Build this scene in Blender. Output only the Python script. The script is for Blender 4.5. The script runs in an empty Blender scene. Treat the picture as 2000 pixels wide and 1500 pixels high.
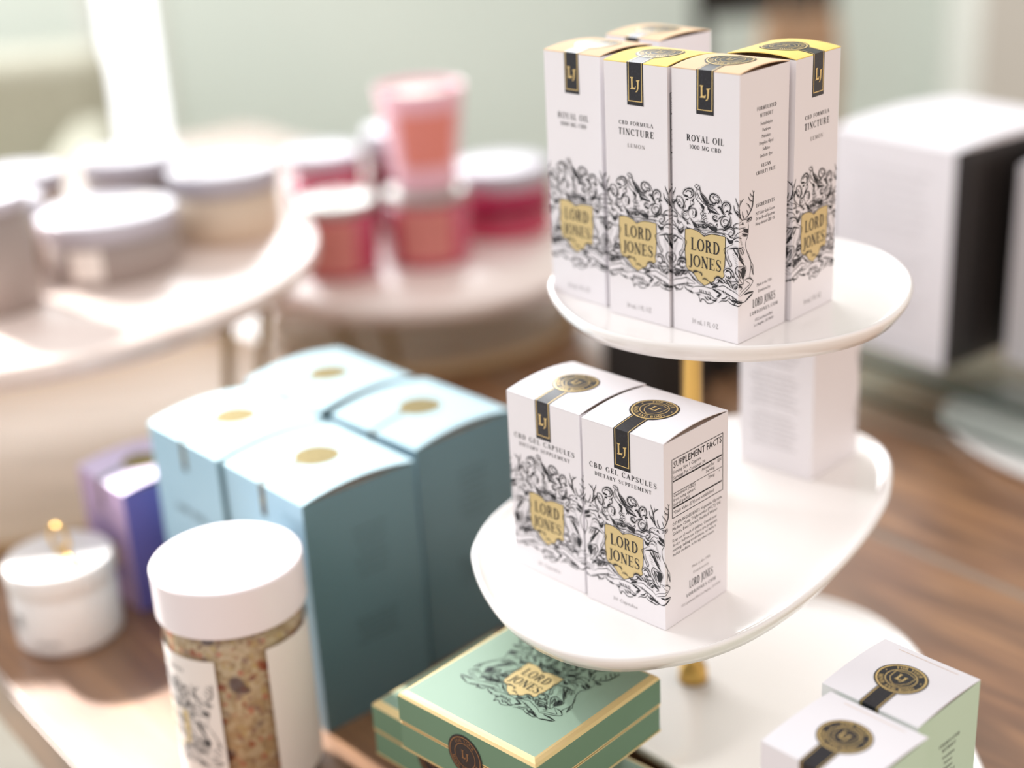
import bpy, math, random
from math import sin, cos, pi, radians, hypot, atan2
from mathutils import Vector, Matrix
random.seed(4)
SC = bpy.context.scene
COL = SC.collection
MM = 0.001

# ------------------------------------------------------------------ camera
FPX = 2884.6
cd = bpy.data.cameras.new('camera'); cam = bpy.data.objects.new('camera', cd); COL.objects.link(cam)
cd.sensor_width = 36.0; cd.lens = FPX / 2000 * 36; cd.clip_start = .01; cd.clip_end = 60
PIT, ROL = radians(22.285), radians(3.124)
cam.matrix_world = (Matrix.Translation((0, 0, .472)) @ Matrix.Rotation(pi/2 - PIT, 4, 'X') @ Matrix.Rotation(-ROL, 4, 'Z'))
cd.dof.use_dof = True; cd.dof.focus_distance = .632; cd.dof.aperture_fstop = 2.5
SC.camera = cam

# ------------------------------------------------------------------ world and light
SC.view_settings.view_transform = 'Standard'; SC.view_settings.look = 'None'
SC.view_settings.gamma = 1; SC.view_settings.use_curve_mapping = False
SC.view_settings.exposure = 0.0
SC.cycles.use_denoising = True
SC.cycles.max_bounces = 10; SC.cycles.caustics_reflective = False; SC.cycles.caustics_refractive = False
wd = bpy.data.worlds.new('daylight'); SC.world = wd; wd.use_nodes = True
nt = wd.node_tree; nt.nodes.clear()
wo = nt.nodes.new('ShaderNodeOutputWorld'); bg = nt.nodes.new('ShaderNodeBackground')
tc = nt.nodes.new('ShaderNodeTexCoord'); dp = nt.nodes.new('ShaderNodeVectorMath'); dp.operation = 'DOT_PRODUCT'
dp.inputs[1].default_value = Vector((-.62, .45, .64)).normalized()
mr = nt.nodes.new('ShaderNodeValToRGB')
mp = nt.nodes.new('ShaderNodeMapRange'); mp.inputs[1].default_value = -1; mp.inputs[2].default_value = 1
nt.links.new(tc.outputs['Generated'], dp.inputs[0]); nt.links.new(dp.outputs['Value'], mp.inputs[0]); nt.links.new(mp.outputs[0], mr.inputs[0])
e = mr.color_ramp.elements
e[0].position = 0; e[0].color = (1.14, .88, .70, 1)
e[1].position = 1; e[1].color = (1, 1, 1, 1)
k = e.new(.45); k.color = (1.0, .92, .87, 1)
k = e.new(.75); k.color = (.95, .96, 1.0, 1)
dq = nt.nodes.new('ShaderNodeVectorMath'); dq.operation = 'DOT_PRODUCT'; dq.inputs[1].default_value = Vector((-.30, .95, .05)).normalized()
mq = nt.nodes.new('ShaderNodeMapRange'); mq.inputs[1].default_value = .72; mq.inputs[2].default_value = .95; mq.inputs[3].default_value = 1; mq.inputs[4].default_value = 3.2
ms = nt.nodes.new('ShaderNodeMath'); ms.operation = 'MULTIPLY'; ms.inputs[1].default_value = 1.0
nt.links.new(tc.outputs['Generated'], dq.inputs[0]); nt.links.new(dq.outputs['Value'], mq.inputs[0]); nt.links.new(mq.outputs[0], ms.inputs[0]); nt.links.new(ms.outputs[0], bg.inputs[1])
nt.links.new(mr.outputs[0], bg.inputs[0])
nt.links.new(bg.outputs[0], wo.inputs[0])

def area(name, loc, target, sx, sy, power, color):
    l = bpy.data.lights.new(name, 'AREA'); l.shape = 'RECTANGLE'; l.size = sx; l.size_y = sy; l.energy = power; l.color = color
    o = bpy.data.objects.new(name, l); COL.objects.link(o); o.location = loc
    o.rotation_euler = (Vector(target) - Vector(loc)).to_track_quat('-Z', 'Y').to_euler(); return o
area('back_window_daylight', (-1.05, 3.46, 1.42), (-.9, 0, .6), 2.6, 1.6, 90, (.97, .985, 1.0))
sp = bpy.data.lights.new('sun_patch', 'SPOT'); sp.energy = 2000; sp.spot_size = radians(10.5); sp.spot_blend = .7; sp.shadow_soft_size = .09; sp.color = (1.0, .97, .94)
so = bpy.data.objects.new('sun_patch', sp); COL.objects.link(so); so.location = (-1.95, 2.6, 1.95)
so.rotation_euler = (Vector((-.31, .70, 0)) - Vector(so.location)).to_track_quat('-Z', 'Y').to_euler()
area('left_window_daylight', (-2.7, 2.7, 1.5), (-.2, .7, 0), 1.5, 1.7, 98, (.95, .975, 1.0))

# ------------------------------------------------------------------ materials
def mat(name, col, rough=.6, metal=0, spec=.5, coat=0, trans=0, ior=1.45, sss=0, coatr=.1, emit=None):
    m = bpy.data.materials.new(name); m.use_nodes = True; b = m.node_tree.nodes['Principled BSDF']
    b.inputs['Base Color'].default_value = (*col, 1); b.inputs['Roughness'].default_value = rough; b.inputs['Metallic'].default_value = metal
    b.inputs['Specular IOR Level'].default_value = spec; b.inputs['Coat Weight'].default_value = coat; b.inputs['Coat Roughness'].default_value = coatr
    b.inputs['Transmission Weight'].default_value = trans; b.inputs['IOR'].default_value = ior
    if emit: b.inputs['Emission Color'].default_value = (*emit[:3], 1); b.inputs['Emission Strength'].default_value = emit[3]
    return m
def srgb(r, g, b):
    f = lambda c: (c/255/12.92 if c/255 <= .04045 else ((c/255 + .055)/1.055)**2.4)
    return (f(r), f(g), f(b))
def noise_tint(m, c2, scale, lo=.4, hi=.65, stretch=(1, 1, 1), detail=4, bump=0):
    t = m.node_tree; b = t.nodes['Principled BSDF']; c = b.inputs['Base Color'].default_value[:]
    tc = t.nodes.new('ShaderNodeTexCoord'); mp = t.nodes.new('ShaderNodeMapping'); mp.inputs['Scale'].default_value = stretch
    n = t.nodes.new('ShaderNodeTexNoise'); n.inputs['Scale'].default_value = scale; n.inputs['Detail'].default_value = detail
    r = t.nodes.new('ShaderNodeValToRGB'); r.color_ramp.elements[0].position = lo; r.color_ramp.elements[1].position = hi
    r.color_ramp.elements[0].color = c; r.color_ramp.elements[1].color = (*c2, 1)
    t.links.new(tc.outputs['Object'], mp.inputs[0]); t.links.new(mp.outputs[0], n.inputs['Vector']); t.links.new(n.outputs['Fac'], r.inputs[0]); t.links.new(r.outputs[0], b.inputs['Base Color'])
    if bump:
        bp = t.nodes.new('ShaderNodeBump'); bp.inputs['Strength'].default_value = bump; bp.inputs['Distance'].default_value = .001
        t.links.new(n.outputs['Fac'], bp.inputs['Height']); t.links.new(bp.outputs[0], b.inputs['Normal'])
    return m
def card(name, rgb, rough=.55, spec=.35):
    c = srgb(*rgb); m = mat(name, c, rough, spec=spec)
    t = m.node_tree; b = t.nodes['Principled BSDF']; n = t.nodes.new('ShaderNodeTexNoise'); n.inputs['Scale'].default_value = 1800; n.inputs['Detail'].default_value = 2
    tc = t.nodes.new('ShaderNodeTexCoord'); bp = t.nodes.new('ShaderNodeBump'); bp.inputs['Strength'].default_value = .12; bp.inputs['Distance'].default_value = .0002
    t.links.new(tc.outputs['Object'], n.inputs['Vector']); t.links.new(n.outputs['Fac'], bp.inputs['Height']); t.links.new(bp.outputs[0], b.inputs['Normal'])
    return m
M = {}
M['white'] = card('white_card', (237, 233, 236)); M['inner'] = card('raw_card_inside', (226, 205, 190))
M['tan'] = card('tan_card', (236, 203, 166), .7, .12); M['yellow'] = card('yellow_card', (253, 225, 132), .7, .12); M['mint'] = card('mint_card', (206, 232, 208))
M['ink'] = mat('black_ink', srgb(34, 33, 38), .5); M['grey_ink'] = mat('grey_ink', srgb(140, 135, 135), .6)
M['black'] = noise_tint(mat('black_sticker', srgb(30, 29, 34), .35, spec=.5), srgb(44, 43, 50), 900, .5, .7)
M['gold'] = mat('gold_foil', srgb(226, 196, 132), .35, .45); M['goldink'] = mat('pale_gold_print', srgb(225, 200, 138), .45, .15)
M['shield'] = mat('gold_shield_foil', srgb(216, 193, 138), .45, .15)
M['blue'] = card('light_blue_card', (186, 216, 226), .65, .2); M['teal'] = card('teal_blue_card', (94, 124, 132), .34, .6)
M['softgold'] = mat('matte_bronze_seal', srgb(140, 128, 92), .8, spec=.08); M['tangold'] = mat('matte_tan_gold_print', srgb(178, 160, 112), .7, spec=.1); M['strap_sheen'] = mat('black_strap_sheen', srgb(122, 140, 146), .6, spec=.2)  # lid run of the slim black strap has window reflection painted into its colour
M['gap_sheen'] = mat('grey_gap_sheen', srgb(150, 134, 118), .4)  # pale grey copies the light reflected in the plank gaps
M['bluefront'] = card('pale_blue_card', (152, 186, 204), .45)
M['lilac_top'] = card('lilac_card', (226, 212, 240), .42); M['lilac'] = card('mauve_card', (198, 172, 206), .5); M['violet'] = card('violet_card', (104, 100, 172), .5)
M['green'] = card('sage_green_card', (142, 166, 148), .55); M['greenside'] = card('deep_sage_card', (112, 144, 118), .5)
M['goldedge'] = mat('gold_edge_paper', srgb(232, 206, 150), .38, .35)
M['bronze'] = mat('bronze_foil', srgb(150, 112, 78), .4, .5); M['darkink'] = mat('dark_green_ink', srgb(24, 38, 34), .5)
M['ceramic'] = mat('cream_ceramic', srgb(246, 241, 237), .18, spec=.5, coat=.4, coatr=.05)
M['brass'] = mat('brushed_brass', srgb(206, 168, 96), .28, 1); M['brassdull'] = mat('aged_brass', srgb(172, 142, 90), .5, .5)
M['blackcard'] = noise_tint(mat('black_card', srgb(34, 30, 30), .4), srgb(62, 54, 50), 14, .45, .7, (6, 6, .2))
M['blackflat'] = mat('matte_black', srgb(34, 30, 28), .6)
M['glassedge'] = mat('dark_green_glass_edge', srgb(62, 82, 74), .15, trans=.35)
def thin_glass(name, col, k=1.0):
    m = bpy.data.materials.new(name); m.use_nodes = True; t = m.node_tree; t.nodes.clear()
    o = t.nodes.new('ShaderNodeOutputMaterial'); mx = t.nodes.new('ShaderNodeMixShader'); tr = t.nodes.new('ShaderNodeBsdfTransparent'); gl = t.nodes.new('ShaderNodeBsdfGlossy')
    lw = t.nodes.new('ShaderNodeLayerWeight'); lw.inputs[0].default_value = .5; pw = t.nodes.new('ShaderNodeMath'); pw.operation = 'POWER'; pw.inputs[1].default_value = 4.5
    fr = t.nodes.new('ShaderNodeMath'); fr.operation = 'MULTIPLY_ADD'; fr.inputs[1].default_value = .5; fr.inputs[2].default_value = .035; gl.inputs['Roughness'].default_value = .03; tr.inputs[0].default_value = (*col, 1)
    t.links.new(lw.outputs['Facing'], pw.inputs[0]); t.links.new(pw.outputs[0], fr.inputs[0])
    t.links.new(fr.outputs[0], mx.inputs[0]); t.links.new(tr.outputs[0], mx.inputs[1]); t.links.new(gl.outputs[0], mx.inputs[2]); t.links.new(mx.outputs[0], o.inputs[0]); return m
M['clear'] = thin_glass('clear_glass', (.985, .99, .985))
M['glass'] = thin_glass('greenish_glass', (.965, .985, .975))
M['plastic'] = mat('white_plastic', srgb(244, 234, 236), .3, spec=.5); M['jarwhite'] = mat('white_glazed', srgb(236, 232, 230), .3)
M['paper'] = card('white_label_paper', (240, 232, 226), .6)
M['grey_tin'] = mat('grey_brown_glass', srgb(160, 146, 140), .3); M['beige_tin'] = mat('beige_glass', srgb(216, 196, 174), .35)
M['lid_white'] = mat('glossy_pale_lid', srgb(186, 182, 192), .3); M['lid_silver'] = mat('silver_green_lid', srgb(172, 176, 168), .32, .4)
M['cream_wax'] = mat('cream_wax', srgb(246, 238, 224), .5)
M['rose'] = mat('rose_red_glass', srgb(188, 62, 92), .15, spec=.6, coat=.5); M['rose_label'] = card('terracotta_pink_label', (206, 128, 120))
M['crimson'] = mat('crimson_glass', srgb(190, 4, 78), .15, coat=.3); M['maroon'] = mat('maroon_band', srgb(122, 8, 42), .3); M['crimson2'] = mat('rose_crimson_base', srgb(190, 66, 92), .3)
M['pinkglass'] = mat('pink_glass', srgb(254, 200, 216), .12, spec=.6, coat=.3); M['coral'] = card('coral_label', (238, 148, 136))
M['whitewood'] = noise_tint(mat('pale_pink_washed_wood', srgb(226, 206, 196), .28, coat=.5, coatr=.2), srgb(240, 226, 218), 6, .35, .65, (1, 8, 1))
M['tanwood'] = noise_tint(mat('tan_wood', srgb(186, 154, 112), .45, coat=.2, coatr=.35), srgb(206, 176, 136), 5, .35, .65, (1, 7, 1))
M['wall'] = noise_tint(mat('sage_white_paint', srgb(224, 234, 226), .8), srgb(228, 237, 229), 2)
M['wall_warm'] = mat('warm_white_paint', srgb(222, 220, 212), .8); M['floorw'] = noise_tint(mat('grey_oak_floor', srgb(168, 162, 148), .6), srgb(156, 148, 132), 3, .35, .65, (1, 9, 1))
M['beige'] = noise_tint(mat('beige_linen', srgb(180, 178, 162), .9), srgb(172, 170, 154), 30)
M['mintglass'] = mat('mint_glass_panel', srgb(216, 232, 226), .15); M['brownwood'] = mat('brown_wood', srgb(176, 142, 112), .5)
M['winframe'] = mat('white_frame', srgb(232, 234, 228), .5)

def wood_mat():
    m = mat('varnished_walnut_planks', (.3, .2, .1), .38, spec=.5, coat=1, coatr=.34)
    t = m.node_tree; b = t.nodes['Principled BSDF']; L = t.links
    tc = t.nodes.new('ShaderNodeTexCoord'); mp = t.nodes.new('ShaderNodeMapping'); mp.inputs['Scale'].default_value = (2.2, 22, 4)
    n = t.nodes.new('ShaderNodeTexNoise'); n.inputs['Scale'].default_value = 2.2; n.inputs['Detail'].default_value = 8; n.inputs['Distortion'].default_value = 1.4
    r = t.nodes.new('ShaderNodeValToRGB'); e = r.color_ramp.elements
    e[0].position = .3; e[0].color = (*srgb(100, 70, 48), 1); e[1].position = .72; e[1].color = (*srgb(178, 132, 90), 1)
    k = e.new(.5); k.color = (*srgb(138, 99, 68), 1)
    mp2 = t.nodes.new('ShaderNodeMapping'); mp2.inputs['Scale'].default_value = (9, 9, 9)
    n2 = t.nodes.new('ShaderNodeTexNoise'); n2.inputs['Scale'].default_value = 1.3; n2.inputs['Detail'].default_value = 2
    r2 = t.nodes.new('ShaderNodeValToRGB'); r2.color_ramp.elements[0].position = .34; r2.color_ramp.elements[0].color = (.78, .7, .68, 1); r2.color_ramp.elements[1].position = .58; r2.color_ramp.elements[1].color = (1, 1, 1, 1)
    mx = t.nodes.new('ShaderNodeMix'); mx.data_type = 'RGBA'; mx.blend_type = 'MULTIPLY'; mx.inputs[0].default_value = .8
    L.new(tc.outputs['Object'], mp.inputs[0]); L.new(mp.outputs[0], n.inputs['Vector']); L.new(n.outputs['Fac'], r.inputs[0])
    L.new(tc.outputs['Object'], mp2.inputs[0]); L.new(mp2.outputs[0], n2.inputs['Vector']); L.new(n2.outputs['Fac'], r2.inputs[0])
    L.new(r.outputs[0], mx.inputs[6]); L.new(r2.outputs[0], mx.inputs[7]); L.new(mx.outputs[2], b.inputs['Base Color'])
    bp = t.nodes.new('ShaderNodeBump'); bp.inputs['Strength'].default_value = .15; bp.inputs['Distance'].default_value = .001
    L.new(n.outputs['Fac'], bp.inputs['Height']); L.new(bp.outputs[0], b.inputs['Normal'])
    return m
M['wood'] = wood_mat()
def salt_mat():
    m = mat('bath_salt_crystals', (.6, .5, .4), .5)
    t = m.node_tree; b = t.nodes['Principled BSDF']; L = t.links
    tc = t.nodes.new('ShaderNodeTexCoord'); v = t.nodes.new('ShaderNodeTexVoronoi'); v.inputs['Scale'].default_value = 420
    L.new(tc.outputs['Object'], v.inputs['Vector'])
    s = t.nodes.new('ShaderNodeSeparateColor'); L.new(v.outputs['Color'], s.inputs[0])
    r = t.nodes.new('ShaderNodeValToRGB'); r.color_ramp.interpolation = 'CONSTANT'; e = r.color_ramp.elements
    e[0].position = 0; e[0].color = (*srgb(186, 160, 126), 1); e[1].position = .93; e[1].color = (*srgb(150, 118, 100), 1)
    for p_, c_ in ((.2, (198, 172, 138)), (.4, (170, 142, 106)), (.55, (204, 182, 150)), (.7, (184, 152, 112)), (.84, (190, 120, 94)), (.89, (192, 164, 112))):
        k = e.new(p_); k.color = (*srgb(*c_), 1)
    L.new(s.outputs[0], r.inputs[0])
    n = t.nodes.new('ShaderNodeTexNoise'); n.inputs['Scale'].default_value = 120; n.inputs['Detail'].default_value = 1; L.new(tc.outputs['Object'], n.inputs['Vector'])
    r2 = t.nodes.new('ShaderNodeValToRGB'); r2.color_ramp.elements[0].position = .62; r2.color_ramp.elements[0].color = (1, 1, 1, 1); r2.color_ramp.elements[1].position = .7; r2.color_ramp.elements[1].color = (*srgb(206, 120, 92), 1)
    L.new(n.outputs['Fac'], r2.inputs[0])
    n3 = t.nodes.new('ShaderNodeTexNoise'); n3.inputs['Scale'].default_value = 70; n3.inputs['Detail'].default_value = 0; L.new(tc.outputs['Object'], n3.inputs['Vector'])
    r3 = t.nodes.new('ShaderNodeValToRGB'); r3.color_ramp.elements[0].position = .26; r3.color_ramp.elements[0].color = (.25, .2, .3, 1); r3.color_ramp.elements[1].position = .3; r3.color_ramp.elements[1].color = (1, 1, 1, 1)
    L.new(n3.outputs['Fac'], r3.inputs[0])
    mx = t.nodes.new('ShaderNodeMix'); mx.data_type = 'RGBA'; mx.blend_type = 'MULTIPLY'; mx.inputs[0].default_value = 1
    mx2 = t.nodes.new('ShaderNodeMix'); mx2.data_type = 'RGBA'; mx2.blend_type = 'MULTIPLY'; mx2.inputs[0].default_value = 1
    L.new(r.outputs[0], mx.inputs[6]); L.new(r2.outputs[0], mx.inputs[7]); L.new(mx.outputs[2], mx2.inputs[6]); L.new(r3.outputs[0], mx2.inputs[7]); L.new(mx2.outputs[2], b.inputs['Base Color'])
    return m
M['salt'] = salt_mat()

# ------------------------------------------------------------------ mesh building (all shape numbers in millimetres)
class MB:
    def __init__(s): s.v = []; s.f = []; s.m = []; s.sm = []
    def add(s, vs, fs, m=0, smooth=False):
        o = len(s.v); s.v += [tuple(p) for p in vs]
        for f in fs: s.f.append([i + o for i in f]); s.m.append(m); s.sm.append(smooth)
    def box(s, x0, x1, y0, y1, z0, z1, m=0):
        s.add([(x0,y0,z0),(x1,y0,z0),(x1,y1,z0),(x0,y1,z0),(x0,y0,z1),(x1,y0,z1),(x1,y1,z1),(x0,y1,z1)],
              [(0,3,2,1),(4,5,6,7),(0,1,5,4),(1,2,6,5),(2,3,7,6),(3,0,4,7)], m)
    def lathe(s, prof, n=64, m=0, cx=0, cy=0, smooth=True):
        vs = []; fs = []
        for r, z in prof:
            for i in range(n): a = 2*pi*i/n; vs.append((cx + r*cos(a), cy + r*sin(a), z))
        for j in range(len(prof) - 1):
            for i in range(n): k = (i+1) % n; fs.append((j*n+i, j*n+k, (j+1)*n+k, (j+1)*n+i))
        s.add(vs, fs, m, smooth)
    def tube(s, p0, p1, r, n=16, m=0):
        p0, p1 = Vector(p0), Vector(p1); d = (p1 - p0).normalized(); u = d.orthogonal().normalized(); w = d.cross(u)
        vs = [p + (u*cos(2*pi*i/n) + w*sin(2*pi*i/n))*r for p in (p0, p1) for i in range(n)]
        s.add(vs, [(i, (i+1) % n, n + (i+1) % n, n + i) for i in range(n)], m, True); s.add(vs[:n], [tuple(range(n))[::-1]], m); s.add(vs[n:], [tuple(range(n))], m)
    def loops(s, loops, m=0, cap0=True, cap1=True, smooth=True):
        n = len(loops[0]); vs = [p for l in loops for p in l]; fs = []
        for j in range(len(loops) - 1):
            for i in range(n): k = (i+1) % n; fs.append((j*n+i, j*n+k, (j+1)*n+k, (j+1)*n+i))
        s.add(vs, fs, m, smooth)
        if cap0: s.add(loops[0], [tuple(range(n))[::-1]], m)
        if cap1: s.add(loops[-1], [tuple(range(n))], m)
    def mesh(s, name, mats, bevel=0):
        me = bpy.data.meshes.new(name); me.from_pydata([(x*MM, y*MM, z*MM) for x, y, z in s.v], [], s.f)
        for m_ in (mats if isinstance(mats, (list, tuple)) else [mats]): me.materials.append(M[m_] if isinstance(m_, str) else m_)
        me.polygons.foreach_set('material_index', s.m); me.polygons.foreach_set('use_smooth', s.sm); me.update(); return me
def link(name, me, parent=None, bevel=0):
    o = bpy.data.objects.new(name, me); COL.objects.link(o)
    if parent: o.parent = parent
    if bevel:
        b = o.modifiers.new('bevel', 'BEVEL'); b.width = bevel*MM; b.segments = 2; b.limit_method = 'ANGLE'; b.angle_limit = radians(40)
    return o
def obj(name, mb, mats, parent=None, bevel=0): return link(name, mb.mesh(name, mats), parent, bevel)
def tag(o, label, cat, group=None):
    o['label'] = label; o['category'] = cat
    if group: o['group'] = group
    return o
def thing(name, label, cat, loc=(0, 0, 0), rz=0, group=None):
    o = bpy.data.objects.new(name, None); COL.objects.link(o); o.location = loc; o.rotation_euler = (0, 0, rz); o.empty_display_size = .02
    return tag(o, label, cat, group)
def struct(name, mb, mats, parent=None):
    o = obj(name, mb, mats, parent)
    if parent is None: o['kind'] = 'structure'
    return o

# ------------------------------------------------------------------ flat line art: lists of polygons in mm
def spline(p, step=.45):
    if len(p) < 3: 
        n = max(2, int(hypot(p[1][0]-p[0][0], p[1][1]-p[0][1])/step)); return [(p[0][0]+(p[1][0]-p[0][0])*i/n, p[0][1]+(p[1][1]-p[0][1])*i/n) for i in range(n+1)]
    out = []; q = [p[0]] + list(p) + [p[-1]]
    for i in range(1, len(q) - 2):
        a, b, c, d = q[i-1], q[i], q[i+1], q[i+2]; n = max(2, min(8, int(hypot(c[0]-b[0], c[1]-b[1])/step)))
        for k in range(n):
            t = k/n; f = lambda j: .5*((2*b[j]) + (-a[j]+c[j])*t + (2*a[j]-5*b[j]+4*c[j]-d[j])*t*t + (-a[j]+3*b[j]-3*c[j]+d[j])*t**3)
            out.append((f(0), f(1)))
    out.append(tuple(p[-1])); return out
def ribbon(p, w):
    n = len(p); ws = w if isinstance(w, (list, tuple)) else [w]*n
    if len(ws) != n: ws = [ws[min(int(i*(len(ws)-1)/(n-1)), len(ws)-2)]*(1-((i*(len(ws)-1)/(n-1)) - min(int(i*(len(ws)-1)/(n-1)), len(ws)-2))) + ws[min(int(i*(len(ws)-1)/(n-1)), len(ws)-2)+1]*((i*(len(ws)-1)/(n-1)) - min(int(i*(len(ws)-1)/(n-1)), len(ws)-2)) for i in range(n)]
    L = []; R = []
    for i in range(n):
        a = p[max(i-1, 0)]; b = p[min(i+1, n-1)]; dx, dy = b[0]-a[0], b[1]-a[1]; l = hypot(dx, dy) or 1; dx /= l; dy /= l
        L.append((p[i][0]-dy*ws[i]/2, p[i][1]+dx*ws[i]/2)); R.append((p[i][0]+dy*ws[i]/2, p[i][1]-dx*ws[i]/2))
    return [[L[i], R[i], R[i+1], L[i+1]] for i in range(n-1)]
def taper(n, w): return [w*(.35 + .65*sin(pi*min(1, max(0, i/(n-1))))) for i in range(n)]
def line(x0, y0, x1, y1, w): return ribbon([(x0, y0), (x1, y1)], w)
K_, T_ = .2, .065
def ringp(cx, cy, rx, ry, a0, a1, n=22):
    p = []; w = []
    for i in range(n+1):
        a = radians(a0 + (a1-a0)*i/n); p.append((cx+rx*cos(a), cy+ry*sin(a))); w.append(T_ + (K_-T_)*abs(cos(a))**1.3)
    return ribbon(p, w)
def stem(x, y0=0, y1=1, w=K_, serif=(1, 1), sl=.15):
    o = line(x, y0, x, y1, w)
    if serif[0]: o += line(x-sl, y0+.025, x+sl, y0+.025, T_)
    if serif[1]: o += line(x-sl, y1-.025, x+sl, y1-.025, T_)
    return o
def tick(x, y, dy): return [[(x-.03, y), (x+.03, y), (x+.03, y+dy), (x-.01, y+dy)]]
def glyph(c):
    if c == ' ': return .42, []
    if c == 'A': return .86, line(.1, 0, .42, 1, T_) + line(.4, 1, .74, 0, K_) + line(.2, .33, .64, .33, T_) + line(0, .025, .24, .025, T_) + line(.58, .025, .88, .025, T_)
    if c == 'B': return .8, stem(.2) + ringp(.3, .74, .27, .235, 90, -90) + ringp(.32, .265, .32, .24, 90, -90) + line(.2, .975, .32, .975, T_) + line(.2, .5, .32, .5, T_) + line(.2, .025, .32, .025, T_)
    if c == 'C': return .84, ringp(.45, .5, .34, .475, 48, 312) + tick(.72, .68, .28) + tick(.72, .04, .2)
    if c == 'D': return .9, stem(.2) + ringp(.32, .5, .42, .475, 90, -90) + line(.2, .975, .32, .975, T_) + line(.2, .025, .32, .025, T_)
    if c == 'E': return .76, stem(.2) + line(.2, .97, .66, .97, T_) + line(.2, .5, .52, .5, T_) + line(.2, .03, .68, .03, T_) + tick(.66, .74, .25) + tick(.68, .01, .25) + tick(.52, .38, .24)
    if c == 'F': return .7, stem(.2) + line(.2, .97, .66, .97, T_) + line(.2, .5, .5, .5, T_) + tick(.66, .74, .25) + tick(.5, .38, .24)
    if c == 'G': return .92, ringp(.45, .5, .34, .475, 48, 320) + tick(.72, .68, .28) + stem(.74, .04, .42, K_, (0, 1), .13)
    if c == 'H': return .96, stem(.2) + stem(.76) + line(.2, .5, .76, .5, T_)
    if c == 'I': return .4, stem(.2)
    if c == 'J': return .5, stem(.32, .02, 1, K_, (0, 1)) + ribbon(spline([(.32, .05), (.27, -.1), (.12, -.14), (.03, -.05)], .08), [K_, .1, .08, .14])
    if c == 'K': return .9, stem(.2) + line(.28, .42, .72, 1, T_) + line(.4, .6, .76, 0, K_) + line(.6, .975, .84, .975, T_) + line(.62, .025, .9, .025, T_)
    if c == 'L': return .72, stem(.2) + line(.2, .03, .66, .03, T_) + tick(.66, .01, .28)
    if c == 'M': return 1.08, stem(.18, w=T_) + stem(.9) + line(.2, 1, .54, .05, K_) + line(.54, .05, .88, 1, T_)
    if c == 'N': return .94, stem(.18, w=T_, sl=.13) + stem(.78, w=T_, serif=(0, 1), sl=.13) + line(.18, .98, .76, .02, K_)
    if c == 'O': return .92, ringp(.46, .5, .36, .475, 0, 360, 30)
    if c == 'P': return .74, stem(.2) + ringp(.32, .72, .3, .255, 90, -90) + line(.2, .975, .34, .975, T_) + line(.2, .465, .34, .465, T_)
    if c == 'R': return .88, stem(.2) + ringp(.32, .73, .29, .245, 90, -90) + line(.2, .975, .34, .975, T_) + line(.2, .485, .34, .485, T_) + ribbon(spline([(.42, .48), (.56, .34), (.64, .08), (.84, .02)], .1), [.12, K_, .15, .05])
    if c == 'S': return .72, ribbon(spline([(.62, .8), (.52, .94), (.36, .975), (.2, .92), (.14, .78), (.22, .62), (.4, .5), (.57, .38), (.62, .22), (.52, .07), (.36, .025), (.2, .07), (.1, .22)], .06), [.03, .06, .06, .1, .14, .18, .19, .18, .14, .1, .06, .06, .03]) + tick(.62, .72, .26) + tick(.1, .02, .26)
    if c == 'T': return .8, stem(.4, serif=(1, 0)) + line(.06, .97, .74, .97, T_) + tick(.08, .74, .25) + tick(.73, .74, .25)
    if c == 'U': return .9, line(.18, .25, .18, 1, K_) + line(.74, .25, .74, 1, T_) + ribbon(spline([(.18, .28), (.24, .08), (.46, .02), (.68, .08), (.74, .28)], .08), [K_, .12, .06, .06, .06]) + line(.04, .975, .32, .975, T_) + line(.62, .975, .86, .975, T_)
    if c == 'V': return .86, line(.12, 1, .44, 0, K_) + line(.44, 0, .74, 1, T_) + line(0, .975, .28, .975, T_) + line(.62, .975, .86, .975, T_)
    if c == 'W': return 1.2, line(.12, 1, .38, 0, K_) + line(.38, 0, .6, .9, T_) + line(.56, 1, .82, 0, K_) + line(.82, 0, 1.06, 1, T_) + line(0, .975, .28, .975, T_) + line(.94, .975, 1.18, .975, T_)
    if c == 'Y': return .84, line(.1, 1, .42, .45, K_) + line(.42, .45, .72, 1, T_) + line(.42, 0, .42, .48, K_) + line(.28, .025, .56, .025, T_) + line(0, .975, .26, .975, T_) + line(.6, .975, .84, .975, T_)
    if c == '0': return .72, ringp(.36, .5, .26, .475, 0, 360, 26)
    if c == '1': return .48, stem(.26, serif=(1, 0)) + line(.1, .86, .26, .97, T_)
    if c == '.': return .3, ribbon([(.12, .02), (.12, .16)], .14)
    return .6, stem(.3)
def serif(txt, cx, z, h, width=None, track=.08, bold=1):
    gs = [glyph(c) for c in txt]; tot = sum(g[0] for g in gs) + track*(len(gs)-1); sx = h if width is None else width/tot
    x = -tot/2; out = []
    for adv, polys in gs:
        for p in polys: out.append([(cx + (x+q[0])*sx, z + (q[1]-.5)*h) for q in p])
        x += adv + track
    return out
_sc = {}
def sans(txt, x, z, h, width=None, align='C'):
    if txt not in _sc:
        cu = bpy.data.curves.new('t', 'FONT'); cu.body = txt; cu.resolution_u = 1; ob = bpy.data.objects.new('t', cu); COL.objects.link(ob)
        bpy.context.view_layer.update(); me = ob.evaluated_get(bpy.context.evaluated_depsgraph_get()).to_mesh()
        _sc[txt] = [[tuple(me.vertices[i].co[:2]) for i in p.vertices] for p in me.polygons]; bpy.data.objects.remove(ob); bpy.data.curves.remove(cu)
    ps = _sc[txt]; xs = [q[0] for p in ps for q in p]; x0, x1 = min(xs), max(xs); s = h/.7; sx = s if width is None else width/(x1-x0)
    off = {'C': (x0+x1)/2, 'L': x0, 'R': x1}[align]
    return [[(x + (q[0]-off)*sx, z + q[1]*s - h/2) for q in p] for p in ps]
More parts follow.
